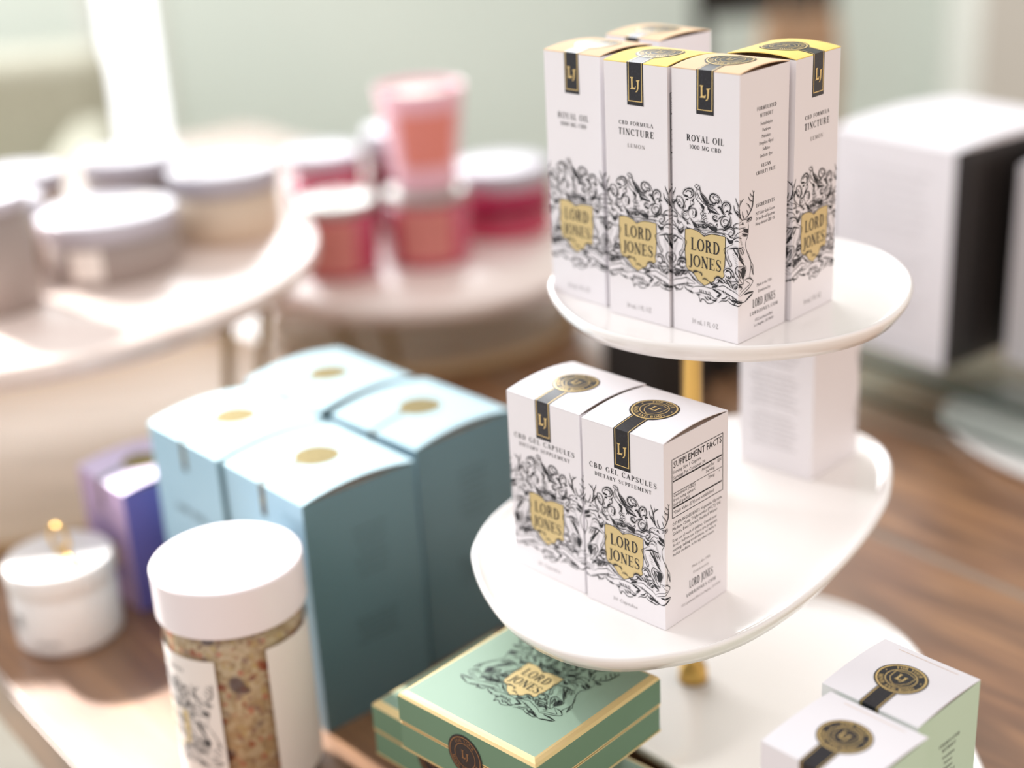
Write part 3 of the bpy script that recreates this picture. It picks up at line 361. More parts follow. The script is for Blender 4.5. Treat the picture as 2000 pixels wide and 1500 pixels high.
# ------------------------------------------------------------------ cartons
_mc = {}
def lid_z(y, d, bulge): t = y/d + .5; return bulge*(1 - (2*t-1)**2)
def carton(w, d, h, loc, rz, top, label, cat='box', group='', side=None, front=None, prints=(), sides=(), back=(), crest_z=None, bulge=2.2, seal=True, seam=False, name='product_box', slim=False):
    t = thing(name, label, cat, loc, rz, group)
    b = MB(); e = .35; x, y = w/2, d/2
    # four walls with card thickness, open rim, floor and dust flaps just under the lid
    O = [(-x, -y), (x, -y), (x, y), (-x, y)]; I = [(-x+e, -y+e), (x-e, -y+e), (x-e, y-e), (-x+e, y-e)]
    for k in range(4):
        a, c = O[k], O[(k+1) % 4]; ia, ic = I[k], I[(k+1) % 4]; mi = (2 if k == 0 else (1 if k == 1 else 0))
        b.add([(*a, 0), (*c, 0), (*c, h), (*a, h)], [(0, 1, 2, 3)], mi); b.add([(*ia, h-5), (*ic, h-5), (*ic, h), (*ia, h)], [(3, 2, 1, 0)], 3)
        b.add([(*a, h), (*c, h), (*ic, h), (*ia, h)], [(0, 1, 2, 3)], 0)
    b.add([(*p, 0) for p in O], [(3, 2, 1, 0)], 0); b.add([(*p, h-1.2) for p in I], [(0, 1, 2, 3)], 3)
    obj('carton', b, ['white' if side is None else side[0], 'white' if side is None else side[1], front or 'white', 'inner'], t)
    # curved tuck flap
    l = MB(); n = 14; up = []; dn = []
    for i in range(n+1):
        yy = -y + d*i/n; z = h + .05 + lid_z(yy, d, bulge); up.append((yy, z + .4)); dn.append((yy, z))
    vs = []; 
    for yy, z in up: vs += [(-x, yy, z), (x, yy, z)]
    k0 = len(vs)
    for yy, z in dn: vs += [(-x, yy, z), (x, yy, z)]
    fs = []; 
    for i in range(n):
        a = 2*i; fs += [(a, a+1, a+3, a+2), (k0+a, k0+a+2, k0+a+3, k0+a+1), (a, a+2, k0+a+2, k0+a), (a+1, k0+a+1, k0+a+3, a+3)]
    fs += [(0, k0, k0+1, 1), (2*n, 2*n+1, k0+2*n+1, k0+2*n)]
    l.add(vs, fs, 0)
    if seam:
        for q in line(-w*.3, d/2-3.4, w*.32, d/2-3.4, .45): l.add([(px, py, h + .05 + lid_z(py, d, bulge) + .46) for px, py in q], [(0, 1, 2, 3)], 1)
    obj('lid_flap', l, [top, 'inner'], t)
    if seal:
        key = ('seal', w, d, h, bulge, slim); hw = 2.6 if slim else 4.6
        def top_f(off):
            def f(px, py):
                # py measured from lid centre; past the front edge it runs down the wall
                if py < -y: return (px, -y - off, h + .45 - (-y - py))
                return (px, py, h + .45 + lid_z(py, d, bulge) + off)
            return f
        if key not in _mc:
            s = MB(); R = 12.6 if slim else 11.0
            disc = []
            for j in range(6):
                r0, r1 = R*j/6, R*(j+1)/6
                for i in range(40):
                    a0, a1 = 2*pi*i/40, 2*pi*(i+1)/40; disc.append([(r0*cos(a0), r0*sin(a0)), (r1*cos(a0), r1*sin(a0)), (r1*cos(a1), r1*sin(a1)), (r0*cos(a1), r0*sin(a1))])
            put(s, disc, top_f(.10), 3 if slim else 0)
            ye = -y; low = ye - 18.6
            ys = [-10.2 + (ye + 10.2)*i/8 for i in range(9)] + [low]
            strap = [[(-hw, ys[i+1]), (hw, ys[i+1]), (hw, ys[i]), (-hw, ys[i])] for i in range(9)]
            put(s, strap[:8], top_f(.08), 2 if slim else 0); put(s, strap[8:], top_f(.08), 0)
            g = []
            for sx in ((-1.9, 1.9) if slim else (-3.7, 3.7)):
                for i in range(9): g.append([(sx-.2, max(ys[i+1], low+1.9)), (sx+.2, max(ys[i+1], low+1.9)), (sx+.2, ys[i]), (sx-.2, ys[i])])
            g += [] if slim else [[(-3.9, low+1.7), (3.9, low+1.7), (3.9, low+2.1), (-3.9, low+2.1)]]
            put(s, g, top_f(.16), 1)
            g = circ(R - 1.1, .75, 56) + circ(6.4, .4, 44) + arc_text('FOR YOUR', 8.15, pi*.5, 1.75) + arc_text('MIND AND BODY', 8.15, -pi*.5, 1.75, False)
            for sx in (-1, 1): g += ribbon([(sx*8.1-.3, 1.6), (sx*8.1+.3, 1.6)], .6)
            sh = [(-4.6, 3.6), (0, 5.2), (4.6, 3.6), (4.3, -1.5), (2.4, -4.2), (0, -5.6), (-2.4, -4.2), (-4.3, -1.5), (-4.6, 3.6)]
            g += ribbon(sh, .32) + big_lj(0, 0, 5.2)
            put(s, g, top_f(.2), 1)
            put(s, big_lj(0, low + 9.2, 3.4 if slim else 6.2), top_f(.17), 1)
            _mc[key] = s.mesh('seal_sticker', ['black', 'gold', 'strap_sheen'] if not slim else ['black', 'tangold', 'strap_sheen', 'softgold'])
        link('seal_sticker', _mc[key], t)
    if crest_z is not None:
        key = ('crest', w, d, crest_z)
        if key not in _mc:
            c = MB(); put(c, ART_NARROW if w > 40 else ART, wrapper(w, d, .10, crest_z)); c1 = MB(); base, rim, words = shield_art(); f = wrapper(w, d, .05, crest_z)
            put(c1, [base[0]], f, 0); put(c1, rim, wrapper(w, d, .12, crest_z), 1); put(c1, words, wrapper(w, d, .13, crest_z), 1)
            _mc[key] = (c.mesh('crest_print', ['ink']), c1.mesh('shield_emblem', ['shield', 'ink']))
        link('crest_print', _mc[key][0], t); link('shield_emblem', _mc[key][1], t)
    key = ('text', w, d, h, label)
    p = MB(); any_ = False
    for polys, m_, fc in list(prints) + list(sides) + list(back):
        put(p, polys, wrapper(w, d, .07, 0, 0, fc), m_); any_ = True
    if any_: obj('printed_lettering', p, ['ink', 'grey_ink'], t)
    return t
def big_lj(cx, cy, h):
    k = h; L = [(-.42, .5), (-.12, .5), (-.16, .42), (-.2, .42), (-.2, -.2), (.0, -.2), (.04, -.1), (.08, -.1), (.04, -.34), (-.42, -.34), (-.38, -.26), (-.34, -.26), (-.34, .42), (-.4, .42)]
    J = [(.12, .3), (.44, .36), (.42, .28), (.36, .26), (.32, -.28), (.2, -.5), (.02, -.54), (.14, -.42), (.2, -.28), (.2, .22), (.14, .22)]
    return [[(cx + x*k, cy + y*k) for x, y in L][::-1], [(cx + x*k, cy + y*k) for x, y in J][::-1]]

F0, F1, F2 = 0, 1, 2
def royal_front(): return [(serif('ROYAL OIL', 0, 88.4, 2.8, 19.7, .16), 0, 0), (serif('1000 MG CBD', 0, 84.6, 1.8, 16.8, .12), 0, 0), (sans('30 mL 1 FL OZ', 0, 5.8, 2.3, 14.4), 1, 0)]
def tinct_front(): return [(serif('CBD FORMULA', 0, 91, 1.7, 19.4, .14), 0, 0), (serif('TINCTURE', 0, 87, 2.9, 20.2, .14), 0, 0), (serif('LEMON', 0, 81, 1.7, 10, .2), 1, 0), (sans('30 mL 1 FL OZ', 0, 5.8, 2.3, 14.4), 1, 0)]
def tall_side():
    o = [(serif('FORMULATED', 1.5, 101, 1.6, 14, .16), 0, 1), (serif('WITHOUT', 1.5, 98, 1.6, 9.5, .16), 0, 1)]
    for i, s_ in enumerate(('Formaldehydes', 'Parabens', 'Phthalates', 'Propylene Glycol', 'Sulfates', 'Synthetic dyes')): o.append((sans(s_, 1.5, 94.4 - 2.75*i, 1.5, (8.5, 5.6, 6.6, 10, 5.2, 9)[i]), 0, 1))
    o += [(serif('VEGAN', 1.5, 76.4, 1.5, 7, .16), 0, 1), (serif('CRUELTY FREE', 1.5, 73.6, 1.5, 14, .16), 0, 1), (serif('INGREDIENTS', 1.5, 59.5, 1.6, 13.5, .16), 0, 1)]
    for i, s_ in enumerate(('MCT Kosher Grade Coconut', 'Oil and Broad Spectrum', 'Hemp-derived CBD Oil')): o.append((sans(s_, 1.5, 56 - 2.3*i, 1.5, 14), 0, 1))
    o += [(sans('Made in the USA', 1.5, 23.5, 1.4, 11), 0, 1), (sans('Distributed by', 1.5, 20.5, 1.4, 9), 0, 1), (serif('LORD JONES', 1.5, 15.6, 3.8, 17, .06), 0, 1), (serif('LORDJONES.COM', 1.5, 11.2, 1.5, 21, .2), 0, 1)]
    o += [(sans('1512 Larchmont Blvd', 1.5, 7.6, 1.4, 13), 0, 1), (sans('Los Angeles, CA 90004', 1.5, 5.2, 1.4, 14.5), 0, 1)]
    return o
def tinct_side():
    P = line(-15.8, 106, 13, 106, .35) + line(-15.8, 66, 13, 66, .35) + line(-15.8, 106, -15.8, 66, .4) + line(13, 106, 13, 66, .35) + line(-15.4, 97, 12.6, 97, .8) + line(-15.4, 90, 12.6, 90, .3) + line(-15.4, 80, 12.6, 80, .8)
    o = [(P, 0, 1), (sans('SUPPLEMENT FACTS', -15, 103, 3, 27, 'L'), 0, 1)]
    for s_, z_, w_ in (('Serving Size 1 mL', 100.5, 14), ('Servings Per Container 30', 98.4, 18), ('Cannabidiol (CBD)', 88, 14), ('from hemp extract', 85.6, 14), ('(aerial parts)', 83, 10), ('*Daily Value (DV) not established', 77, 25)): o.append((sans(s_, -15, z_, 1.6, w_, 'L'), 0, 1))
    return o + tall_side()[-6:]
def caps_front(): return [(serif('CBD GEL CAPSULES', 0, 68.6, 2.4, 37.6, .2), 0, 0), (serif('DIETARY SUPPLEMENT', 0, 64.8, 1.75, 31.8, .2), 0, 0), (sans('30 Capsules', 0, 5.6, 1.8, 14), 1, 0)]
def facts_side():
    o = []; X0, X1 = -16.8, 18.6
    P = line(X0, 80, X1, 80, .35) + line(X0, 52.6, X1, 52.6, .35) + line(X0, 80, X0, 52.6, .35) + line(X1, 80, X1, 52.6, .35)
    P += line(X0+.6, 69.7, X1-.6, 69.7, .7) + line(X0+.6, 64, X1-.6, 64, .25) + line(X0+.6, 57.2, X1-.6, 57.2, .7)
    o.append((P, 0, 1)); o.append((sans('SUPPLEMENT FACTS', (X0+X1)/2, 77.4, 3.1, 33.4), 0, 1)); o.append((sans('SUPPLEMENT FACTS', (X0+X1)/2+.14, 77.4, 3.1, 33.4), 0, 1))
    for s_, x_, z_, w_, al in (('Serving Size 1 Capsule', X0+.8, 74, 19, 'L'), ('Servings Per Container 30', X0+.8, 71.4, 22, 'L'), ('Amount Per', X1-6, 68, 9, 'R'), ('Serving', X1-6, 66, 6, 'R'), ('%DV', X1-1, 68, 3, 'R'), ('20mg', X1-6, 62.5, 4.4, 'R'), ('*', X1-2, 62.5, .8, 'R'),
        ('Cannabidiol (CBD)', X0+.8, 63, 15, 'L'), ('from hemp extract', X0+.8, 60.9, 15, 'L'), ('(aerial parts)', X0+.8, 58.8, 11, 'L'), ('*Daily Value (DV) not established', X0+.8, 55, 28, 'L')):
        o.append((sans(s_, x_, z_, 1.55, w_, al), 0, 1))
    z = 49.6
    for s_, w_ in (('OTHER INGREDIENTS: Vegetable Glycerin,', 35), ('Medium Chain Triglycerides (MCT) Oil,', 34), ('Gelatin, Beet Extract, Purified Water', 31.5)):
        o.append((sans(s_, X0, z, 1.5, w_, 'L'), 0, 1)); z -= 2.35
    z -= .8
    for s_, w_ in (('Keep out of reach of children. Consult your', 31), ('doctor before use if you are pregnant,', 31.5), ('nursing, taking medication, or have a', 30.5), ('medical condition, or for any other reason', 29)):
        o.append((sans(s_, X0, z, 1.5, w_, 'L'), 0, 1)); z -= 2.3
    o += [(sans('Made in the USA', 3, 23.6, 1.3, 13), 1, 1), (sans('Distributed by', 3, 20.4, 1.3, 11), 1, 1), (serif('LORD JONES', 3, 15.4, 3.9, 17, .05), 0, 1), (serif('LORDJONES.COM', 3, 10.6, 1.5, 21, .2), 0, 1), (sans('1512 Larchmont Blvd, Los Angeles, CA 90004', 3, 7, 1.3, 28), 1, 1)]
    return o
YAW = radians(45.3)
def base(tf, w, d, z, rz):
    """centre of the carton whose corner between front and +X walls stands at tf"""
    lx, ly = -w/2, d/2; c, s = cos(rz), sin(rz); return ((tf[0] + lx*c - ly*s)*MM, (tf[1] + lx*s + ly*c)*MM, z)
ZT, ZM, ZB = .2382, .1252, .0122
W1, H1 = 35.4, 117.2
G1 = 'tall cartons on the top plate'
def tall(tf, w, rz, top, front, label, **kw): return carton(w, W1, H1, base(tf, w, W1, ZT, rz), rz, top, label, 'box', G1, prints=front, sides=tinct_side() if top == 'yellow' else tall_side(), crest_z=35.9, bulge=1.6, **kw)
tall((99.5, 602), W1, -YAW, 'tan', royal_front(), 'white royal oil carton with tan lid, nearest corner of the top plate')
tall((72.8, 628), W1, -YAW, 'yellow', tinct_front(), 'white lemon tincture carton with yellow lid, between the two tan lidded cartons at left')
tall((46.6, 661), W1, radians(-48), 'tan', royal_front(), 'white royal oil carton with tan lid, leftmost on the top plate')
tall((77, 693), W1, radians(-50), 'tan', royal_front(), 'white carton with pale tan lid, farthest back behind the other tall cartons')
# its label wall faces right: turned a quarter
def quarter(tf, rz, top, front, label):
    c, s = cos(rz), sin(rz); lx, ly = W1/2, W1/2
    return carton(W1, W1, H1, ((tf[0] + lx*c - ly*s)*MM, (tf[1] + lx*s + ly*c)*MM, ZT), rz, top, label, 'box', G1, prints=front, sides=tall_side(), crest_z=35.9, bulge=1.7)
quarter((127.6, 627.6), radians(46), 'yellow', tinct_front(), 'white lemon tincture carton with yellow lid, turned to face right at the right end')
G2 = 'capsule cartons on the middle plate'
carton(45.2, 44.6, 88.9, base((61, 553.6), 45.2, 44.6, ZM, -YAW), -YAW, 'white', 'white gel capsules carton with supplement facts side, at the front of the middle plate', 'box', G2, prints=caps_front(), sides=facts_side(), crest_z=29.6)
carton(45.2, 44.6, 88.9, base((28.4, 588.6), 45.2, 44.6, ZM, radians(-46.5)), radians(-46.5), 'white', 'white gel capsules carton behind the front one, left on the middle plate', 'box', G2, prints=caps_front(), sides=facts_side(), crest_z=29.6)
def text_back():
    o = []; z = 80
    for i in range(24):
        if i in (8, 16): z -= 2.6; continue
        o.append((sans('Suggested use take one capsule daily with water', -1, z, 1.3, 30 - (i*7 % 5)*2), 1, 2)); z -= 2.9
    return o
carton(45.2, 44.6, 88.9, (.1526, .7225, ZM), radians(135.5), 'white', 'white capsule carton turned back to front, behind on the middle plate under the top plate', 'box', G2, prints=caps_front(), back=text_back(), crest_z=29.6)
G3 = 'mint sided cartons on the bottom plate'
def mint_side():
    o = [(serif('FORMULATED', 1.5, 92, 1.7, 15, .16), 0, 1), (serif('WITHOUT', 1.5, 89, 1.7, 10, .16), 0, 1)]
    for i, s_ in enumerate(('Formaldehydes', 'Parabens', 'Phthalates', 'Propylene Glycol', 'Sulfates', 'Synthetic dyes')): o.append((sans(s_, 1.5, 85.4 - 3*i, 1.6, (9, 6, 7, 11, 5.6, 10)[i]), 0, 1))
    return o
RZ3 = radians(-48.2)
for tf, lb in (((150.5, 477.5), 'white carton with mint green side, behind the other at the lower right'), ((None), 'white carton with mint green side, nearest at the bottom edge')):
    if tf is None: tf = (119, 441)
    carton(45.4, 45.2, 110, base(tf, 45.4, 45.2, ZB, RZ3), RZ3, 'white', lb, 'box', G3, side=('mint', 'mint'), sides=mint_side(), crest_z=35, seam=True, bulge=1.2, prints=[(serif('LORD JONES', 0, 75, 2.4, 24, .1), 0, 0)])

# ------------------------------------------------------------------ tiered stand
def smooth_closed(p, n=6):
    out = []; k = len(p)
    for i in range(k):
        a, b, c, d = p[i-1], p[i], p[(i+1) % k], p[(i+2) % k]
        for j in range(n):
            t = j/n; f = lambda m: .5*((2*b[m]) + (-a[m]+c[m])*t + (2*a[m]-5*b[m]+4*c[m]-d[m])*t*t + (-a[m]+3*b[m]-3*c[m]+d[m])*t**3)
            out.append((f(0), f(1)))
    return out
def shrink(p, c, d):
    o = []; n = len(p)
    for i in range(n):
        a, b = p[i-1], p[(i+1) % n]; dx, dy = b[0]-a[0], b[1]-a[1]; l = hypot(dx, dy); nx, ny = -dy/l, dx/l
        if nx*(c[0]-p[i][0]) + ny*(c[1]-p[i][1]) < 0: nx, ny = -nx, -ny
        o.append((p[i][0] + nx*d, p[i][1] + ny*d))
    return o
def plate(parent, name, pts, c, z, rim=4.0, th=5.0):
    p = smooth_closed(pts); mb = MB()
    prof = [(16, z-th), (3.5, z-th+.6), (.8, z+rim-4.2), (0, z+rim-1.6), (.5, z+rim-.4), (1.5, z+rim), (2.6, z+rim-.6), (4, z+1.4), (7.5, z+.35), (13, z), (20, z)]
    mb.loops([[(x, y, zz) for x, y in shrink(p, c, d)] for d, zz in prof])
    return obj(name, mb, 'ceramic', parent)
st = thing('tiered_stand', 'cream ceramic three plate stand with brass posts holding white cartons', 'display stand', (.090, .684, 0))
st_c = (90, 684)
top_o = [(21,695),(21,672),(26,649),(36,626),(51,609),(70,597),(97,589),(121,589),(145,596),(166,611),(182,634),(192,660),(195,685),(191,710),(182,728),(166,745),(142,757),(112,763),(80,757),(50,742),(30,720)]
mid_o = [(-23,636),(-23,614),(-18,588),(-8,562),(7,543),(22,532),(39,527),(58,528),(80,534),(105,550),(133,578),(160,614),(180,648),(190,672),(198,704),(196,728),(182,750),(154,768),(118,772),(84,752),(50,736),(15,706),(-12,668)]
bot_o = [(50,626),(76,592),(84,550),(80,500),(76,455),(92,412),(130,388),(172,388),(202,420),(212,480),(218,560),(220,640),(216,692),(208,720),(195,741),(172,759),(140,768),(105,764),(68,742),(42,705),(36,660)]
rel = lambda p: [(x-90, y-684) for x, y in p]
plate(st, 'top_plate', rel(top_o), (18, -8), 238); plate(st, 'middle_plate', rel(mid_o), (0, -40), 125); plate(st, 'bottom_plate', rel(bot_o), (40, -80), 12)
mb = MB(); mb.lathe([(0, 11.5), (8.2, 11.5), (8.2, 14), (7.6, 20), (7, 21.5), (4.4, 21.5), (4.4, 24), (4.4, 121)], 40); mb.lathe([(4.4, 114), (9, 117), (9, 121)], 32); obj('lower_post', mb, 'brass', st)
mb = MB(); mb.lathe([(0, 125), (8.6, 125.2), (8.6, 128), (8, 134), (5.6, 135.5), (5.4, 137), (5.4, 226), (9.5, 229), (9.5, 234)], 40); obj('upper_post', mb, 'brass', st)
for x, y in ((105, 480), (195, 470), (195, 690), (65, 690)):
    mb = MB(); mb.lathe([(0, 0), (7, 0), (7, 8), (0, 8)], 20, cx=x-90, cy=y-684); obj('foot', mb, 'ceramic', st)

# ------------------------------------------------------------------ green gift boxes
def cyl_top(polys, mb, z, m): put(mb, polys, lambda x, y: (x, y, z), m)
def gift_box(loc, rz, label, seal=True, w=84.5, h=27.0, crest=True):
    t = thing('gift_box', label, 'box', loc, rz, 'flat sage green gift boxes')
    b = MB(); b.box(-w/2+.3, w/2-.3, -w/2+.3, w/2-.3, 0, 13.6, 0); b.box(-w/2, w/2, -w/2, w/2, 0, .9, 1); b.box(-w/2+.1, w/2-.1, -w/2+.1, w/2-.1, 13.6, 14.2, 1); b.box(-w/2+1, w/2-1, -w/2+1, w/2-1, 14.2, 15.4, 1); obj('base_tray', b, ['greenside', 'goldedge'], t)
    l = MB(); x = w/2; c = 3.2
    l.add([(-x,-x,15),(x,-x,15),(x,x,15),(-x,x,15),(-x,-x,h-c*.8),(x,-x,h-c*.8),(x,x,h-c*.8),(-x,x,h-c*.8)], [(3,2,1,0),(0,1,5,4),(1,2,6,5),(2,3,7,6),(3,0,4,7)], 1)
    def sq(a, z): return [(-a,-a,z),(a,-a,z),(a,a,z),(-a,a,z)]
    rings = [sq(x, h-c*.8), sq(x-.8, h-1.2), sq(x-2.2, h-.3), sq(x-c, h)]
    for i in range(3): l.add(rings[i] + rings[i+1], [(k, (k+1) % 4, 4 + (k+1) % 4, 4+k) for k in range(4)], 2)
    l.add(rings[3], [(0,1,2,3)], 0)
    l.box(-x-.05, x+.05, -x-.05, x+.05, 14.9, 15.5, 2)
    obj('lid', l, ['green', 'greenside', 'goldedge'], t)
    if crest:
        c_ = MB(); cyl_top([[(px, py) for px, py in p] for p in ART], c_, h+.11, 0); obj('crest_print', c_, ['darkink'], t)
        b_, r_, w_ = shield_art(); c1 = MB(); cyl_top(b_, c1, h+.06, 0); cyl_top(r_, c1, h+.12, 1); cyl_top(w_, c1, h+.13, 1); obj('shield_emblem', c1, ['shield', 'darkink'], t)
    if seal:
        s = MB(); R = 10.5; f = lambda z: (lambda a, b2: (a, -x - z, 15 + b2))
        put(s, [[(R*cos(2*pi*i/40), R*sin(2*pi*i/40)) for i in range(40)]], f(.25), 0)
        put(s, circ(9.3, .6) + circ(6.2, .4) + arc_text('FOR YOUR', 7.7, pi/2, 1.7) + arc_text('MIND AND BODY', 7.7, -pi/2, 1.7, False) + big_lj(0, 0, 5.2), f(.32), 1)
        obj('seal_sticker', s, ['black', 'bronze'], t)
    return t
gz = radians(-44.2); GH = 30.8
def gb(tf, z, rz, label, **k): gift_box(base(tf, 84.5, 84.5, z, rz), rz, label, h=GH, **k)
gb((1, 508.5), 2*GH*MM + .0002, gz, 'sage green gift box with gold edges and black crest, topmost of the pile')
gb((-17.2, 546.3), GH*MM + .0001, gz - .02, 'sage green gift box jutting out to the left, second from the top of the pile', crest=False)
gb((4, 519), 0, gz + .02, 'sage green gift box lowest of the pile, standing on the wooden table', crest=False, seal=False)
# ------------------------------------------------------------------ blue, lilac cartons on the table
G4 = 'pale blue cartons on the table'
BZ = radians(-49.5)
def blurb(z0, n, w0=26, dz=4.2, x=0): 
    return [(sans(('Bath salts with botanicals', 'Dissolve in warm water', 'Soak and enjoy'), x, 0, 1, 1) if False else sans(('Dissolve in warm water', 'Epsom salt and lavender', 'For external use only')[i % 3], x, z0 - dz*i, 1.8, w0 - (i*5 % 4)*2), 0, 1) for i in range(n)]
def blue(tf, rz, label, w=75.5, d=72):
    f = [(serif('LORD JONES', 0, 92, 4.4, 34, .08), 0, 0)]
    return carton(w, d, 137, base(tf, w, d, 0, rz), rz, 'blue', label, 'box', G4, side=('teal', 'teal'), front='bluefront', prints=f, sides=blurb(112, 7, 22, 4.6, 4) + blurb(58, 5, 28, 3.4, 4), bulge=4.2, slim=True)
blue((-109.5, 669), BZ, 'pale blue carton nearest the front of the four')
blue((-54.5, 729), radians(-47.5), 'pale blue carton at the right of the four, beside the middle plate', d=72)
blue((-162.5, 730), BZ, 'pale blue carton at the left of the four, beside the lilac carton')
blue((-113.5, 789), radians(-48.5), 'pale blue carton farthest back of the four')
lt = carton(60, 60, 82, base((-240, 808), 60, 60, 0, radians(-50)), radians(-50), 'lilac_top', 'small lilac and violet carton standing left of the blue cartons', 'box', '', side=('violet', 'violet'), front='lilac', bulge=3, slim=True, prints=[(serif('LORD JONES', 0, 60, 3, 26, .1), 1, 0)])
mb = MB(); put(mb, [[(x*.8, z*.8) for x, z in p] for p in ART], wrapper(60, 60, .06, 30)); obj('crest_print', mb, 'violet', lt)
mb = MB(); put(mb, [[(x*.9, z*.9) for x, z in SHIELD[::-1]]], wrapper(60, 60, .1, 30)); obj('shield_emblem', mb, 'shield', lt)

# ------------------------------------------------------------------ salt jar
jr = thing('salt_jar', 'clear jar of speckled bath salt with white screw lid and white label', 'jar', (-.145, .642, 0))
mb = MB(); mb.lathe([(0, 2.5), (31, 2.5), (33.4, 5), (33.4, 92), (31, 97), (0, 98)], 72); obj('bath_salt', mb, 'salt', jr)['kind'] = 'stuff'
mb = MB(); mb.lathe([(0, 0), (33, 0), (35.6, 2.6), (35.6, 97), (34.2, 101.5), (31, 103), (31, 112), (29.8, 112), (29.8, 102.5), (33, 100.5), (34.2, 96.6), (34.2, 3.4), (32, 1.6), (0, 1.6)], 72); obj('glass_body', mb, 'clear', jr)
mb = MB(); mb.lathe([(31.6, 101), (37.0, 101), (37.3, 101.6), (37.3, 124.6), (36.6, 125.6), (35.4, 126), (0, 126)], 96, smooth=False); obj('screw_lid', mb, 'plastic', jr)
def jar_label(name, a0, a1, z0, z1, r, parent, art=None, m=('paper', 'ink', 'shield')):
    mb = MB(); n = 30; vs = []
    for i in range(n+1):
        a = radians(a0 + (a1-a0)*i/n); vs += [(r*cos(a), r*sin(a), z0), (r*cos(a), r*sin(a), z1)]
    mb.add(vs, [(2*i, 2*i+2, 2*i+3, 2*i+1) for i in range(n)], 0, True)
    if art: art(mb, r)
    return obj(name, mb, list(m), parent)
def cyl_f(amid, zc, r, off): return lambda x, z: ((r+off)*cos(radians(amid) + x/r), (r+off)*sin(radians(amid) + x/r), zc + z)
def jar_art(mb, r):
    put(mb, ART, cyl_f(213, 44, r, .08), 1); put(mb, [SHIELD[::-1]], cyl_f(213, 44, r, .1), 2); put(mb, shield_art()[2], cyl_f(213, 44, r, .15), 1)
    put(mb, serif('BATH SALTS', 0, 0, 2.4, 24, .15), cyl_f(213, 80, r, .08), 1)
jar_label('front_label', 150, 262, 8, 88, 35.9, jr, jar_art)
jar_label('back_label', 303, 400, 8, 90, 35.9, jr, m=('paper',))

# ------------------------------------------------------------------ small white jar with gold ring
sj = thing('candle_jar', 'small white lidded jar with a gold ring handle and dark lettering', 'jar', (-.279, .790, 0))
mb = MB(); mb.lathe([(0, 0), (29, 0), (31.4, 2), (31.8, 5), (31.8, 37.5), (31.2, 38.3), (0, 38.3)], 72)
for t_, a_, z_, h_, w_ in (('LORD JONES', 262, 10, 3, 15), ('LORD', 228, 25, 4.5, 10), ('JONES', 228, 20, 4.5, 10)): put(mb, serif(t_, 0, 0, h_, w_, .08), cyl_f(a_, z_, 31.8, .1), 1)
obj('jar_body', mb, ['jarwhite', 'ink'], sj)
mb = MB(); mb.lathe([(0, 38.4), (31.8, 38.4), (32.3, 39.2), (32.3, 52), (31.6, 53), (30, 53.4), (0, 53.8)], 72); obj('lid', mb, 'jarwhite', sj)
mb = MB()
cx, cy, cz = 2, 2, 63.5
loops = []
for i in range(33):
    a = 2*pi*i/32; c_ = Vector((cx + 8*cos(a)*.8, cy + 8*cos(a)*-.6, cz + 8*sin(a))); ra = Vector((cos(a)*.8, cos(a)*-.6, sin(a))); bn = Vector((.6, .8, 0))
    loops.append([tuple(c_ + ra*1.5*cos(2*pi*j/12) + bn*1.5*sin(2*pi*j/12)) for j in range(12)])
mb.loops(loops, cap0=False, cap1=False); mb.lathe([(0, 53.7), (4, 53.8), (3, 55.6), (0, 56)], 20, cx=cx, cy=cy)
mb.tube((cx+3, cy-3, 54.8), (cx+13, cy-20, 54.8), 2.1)
obj('ring_handle', mb, 'brass', sj)

# ------------------------------------------------------------------ round two-tier risers with brass legs
def riser(loc, r, h, rb, label, legs, topm, basem):
    t = thing('round_riser', label, 'riser', loc, 0, 'round wooden risers with brass legs')
    mb = MB(); mb.lathe([(0, h-14), (r-3, h-14), (r-.6, h-11), (r, h-7), (r-.6, h-2), (r-3, h), (0, h)], 128); obj('round_top', mb, topm, t)
    mb = MB(); mb.lathe([(0, 0), (rb-2, 0), (rb, 3), (rb, 9), (rb-2, 11), (rb-5, 11), (rb-7, 8), (0, 8)], 128); obj('round_base', mb, basem, t)
    for a in legs:
        for da in (-5.5, 5.5):
            q = radians(a + da*230/r); mb = MB(); mb.tube((min(r*.93, rb-9)*cos(q), min(r*.93, rb-9)*sin(q), 7.5), (r*.955*cos(q), r*.955*sin(q), h-13.5), 3.8, 14); obj('leg', mb, 'brassdull', t)
    return t
riser((-.395, 1.111, 0), 248, 142, 226, 'large round pale wood riser on brass legs carrying grey and beige candles', (-28, 62, 152, 242), 'whitewood', 'tanwood')
riser((-.080, 1.322, 0), 173, 72, 148, 'smaller round pale wood riser on brass legs carrying pink and red candles', (-105, -15, 75, 165), 'whitewood', 'tanwood')
ZL, ZR = .1425, .0725
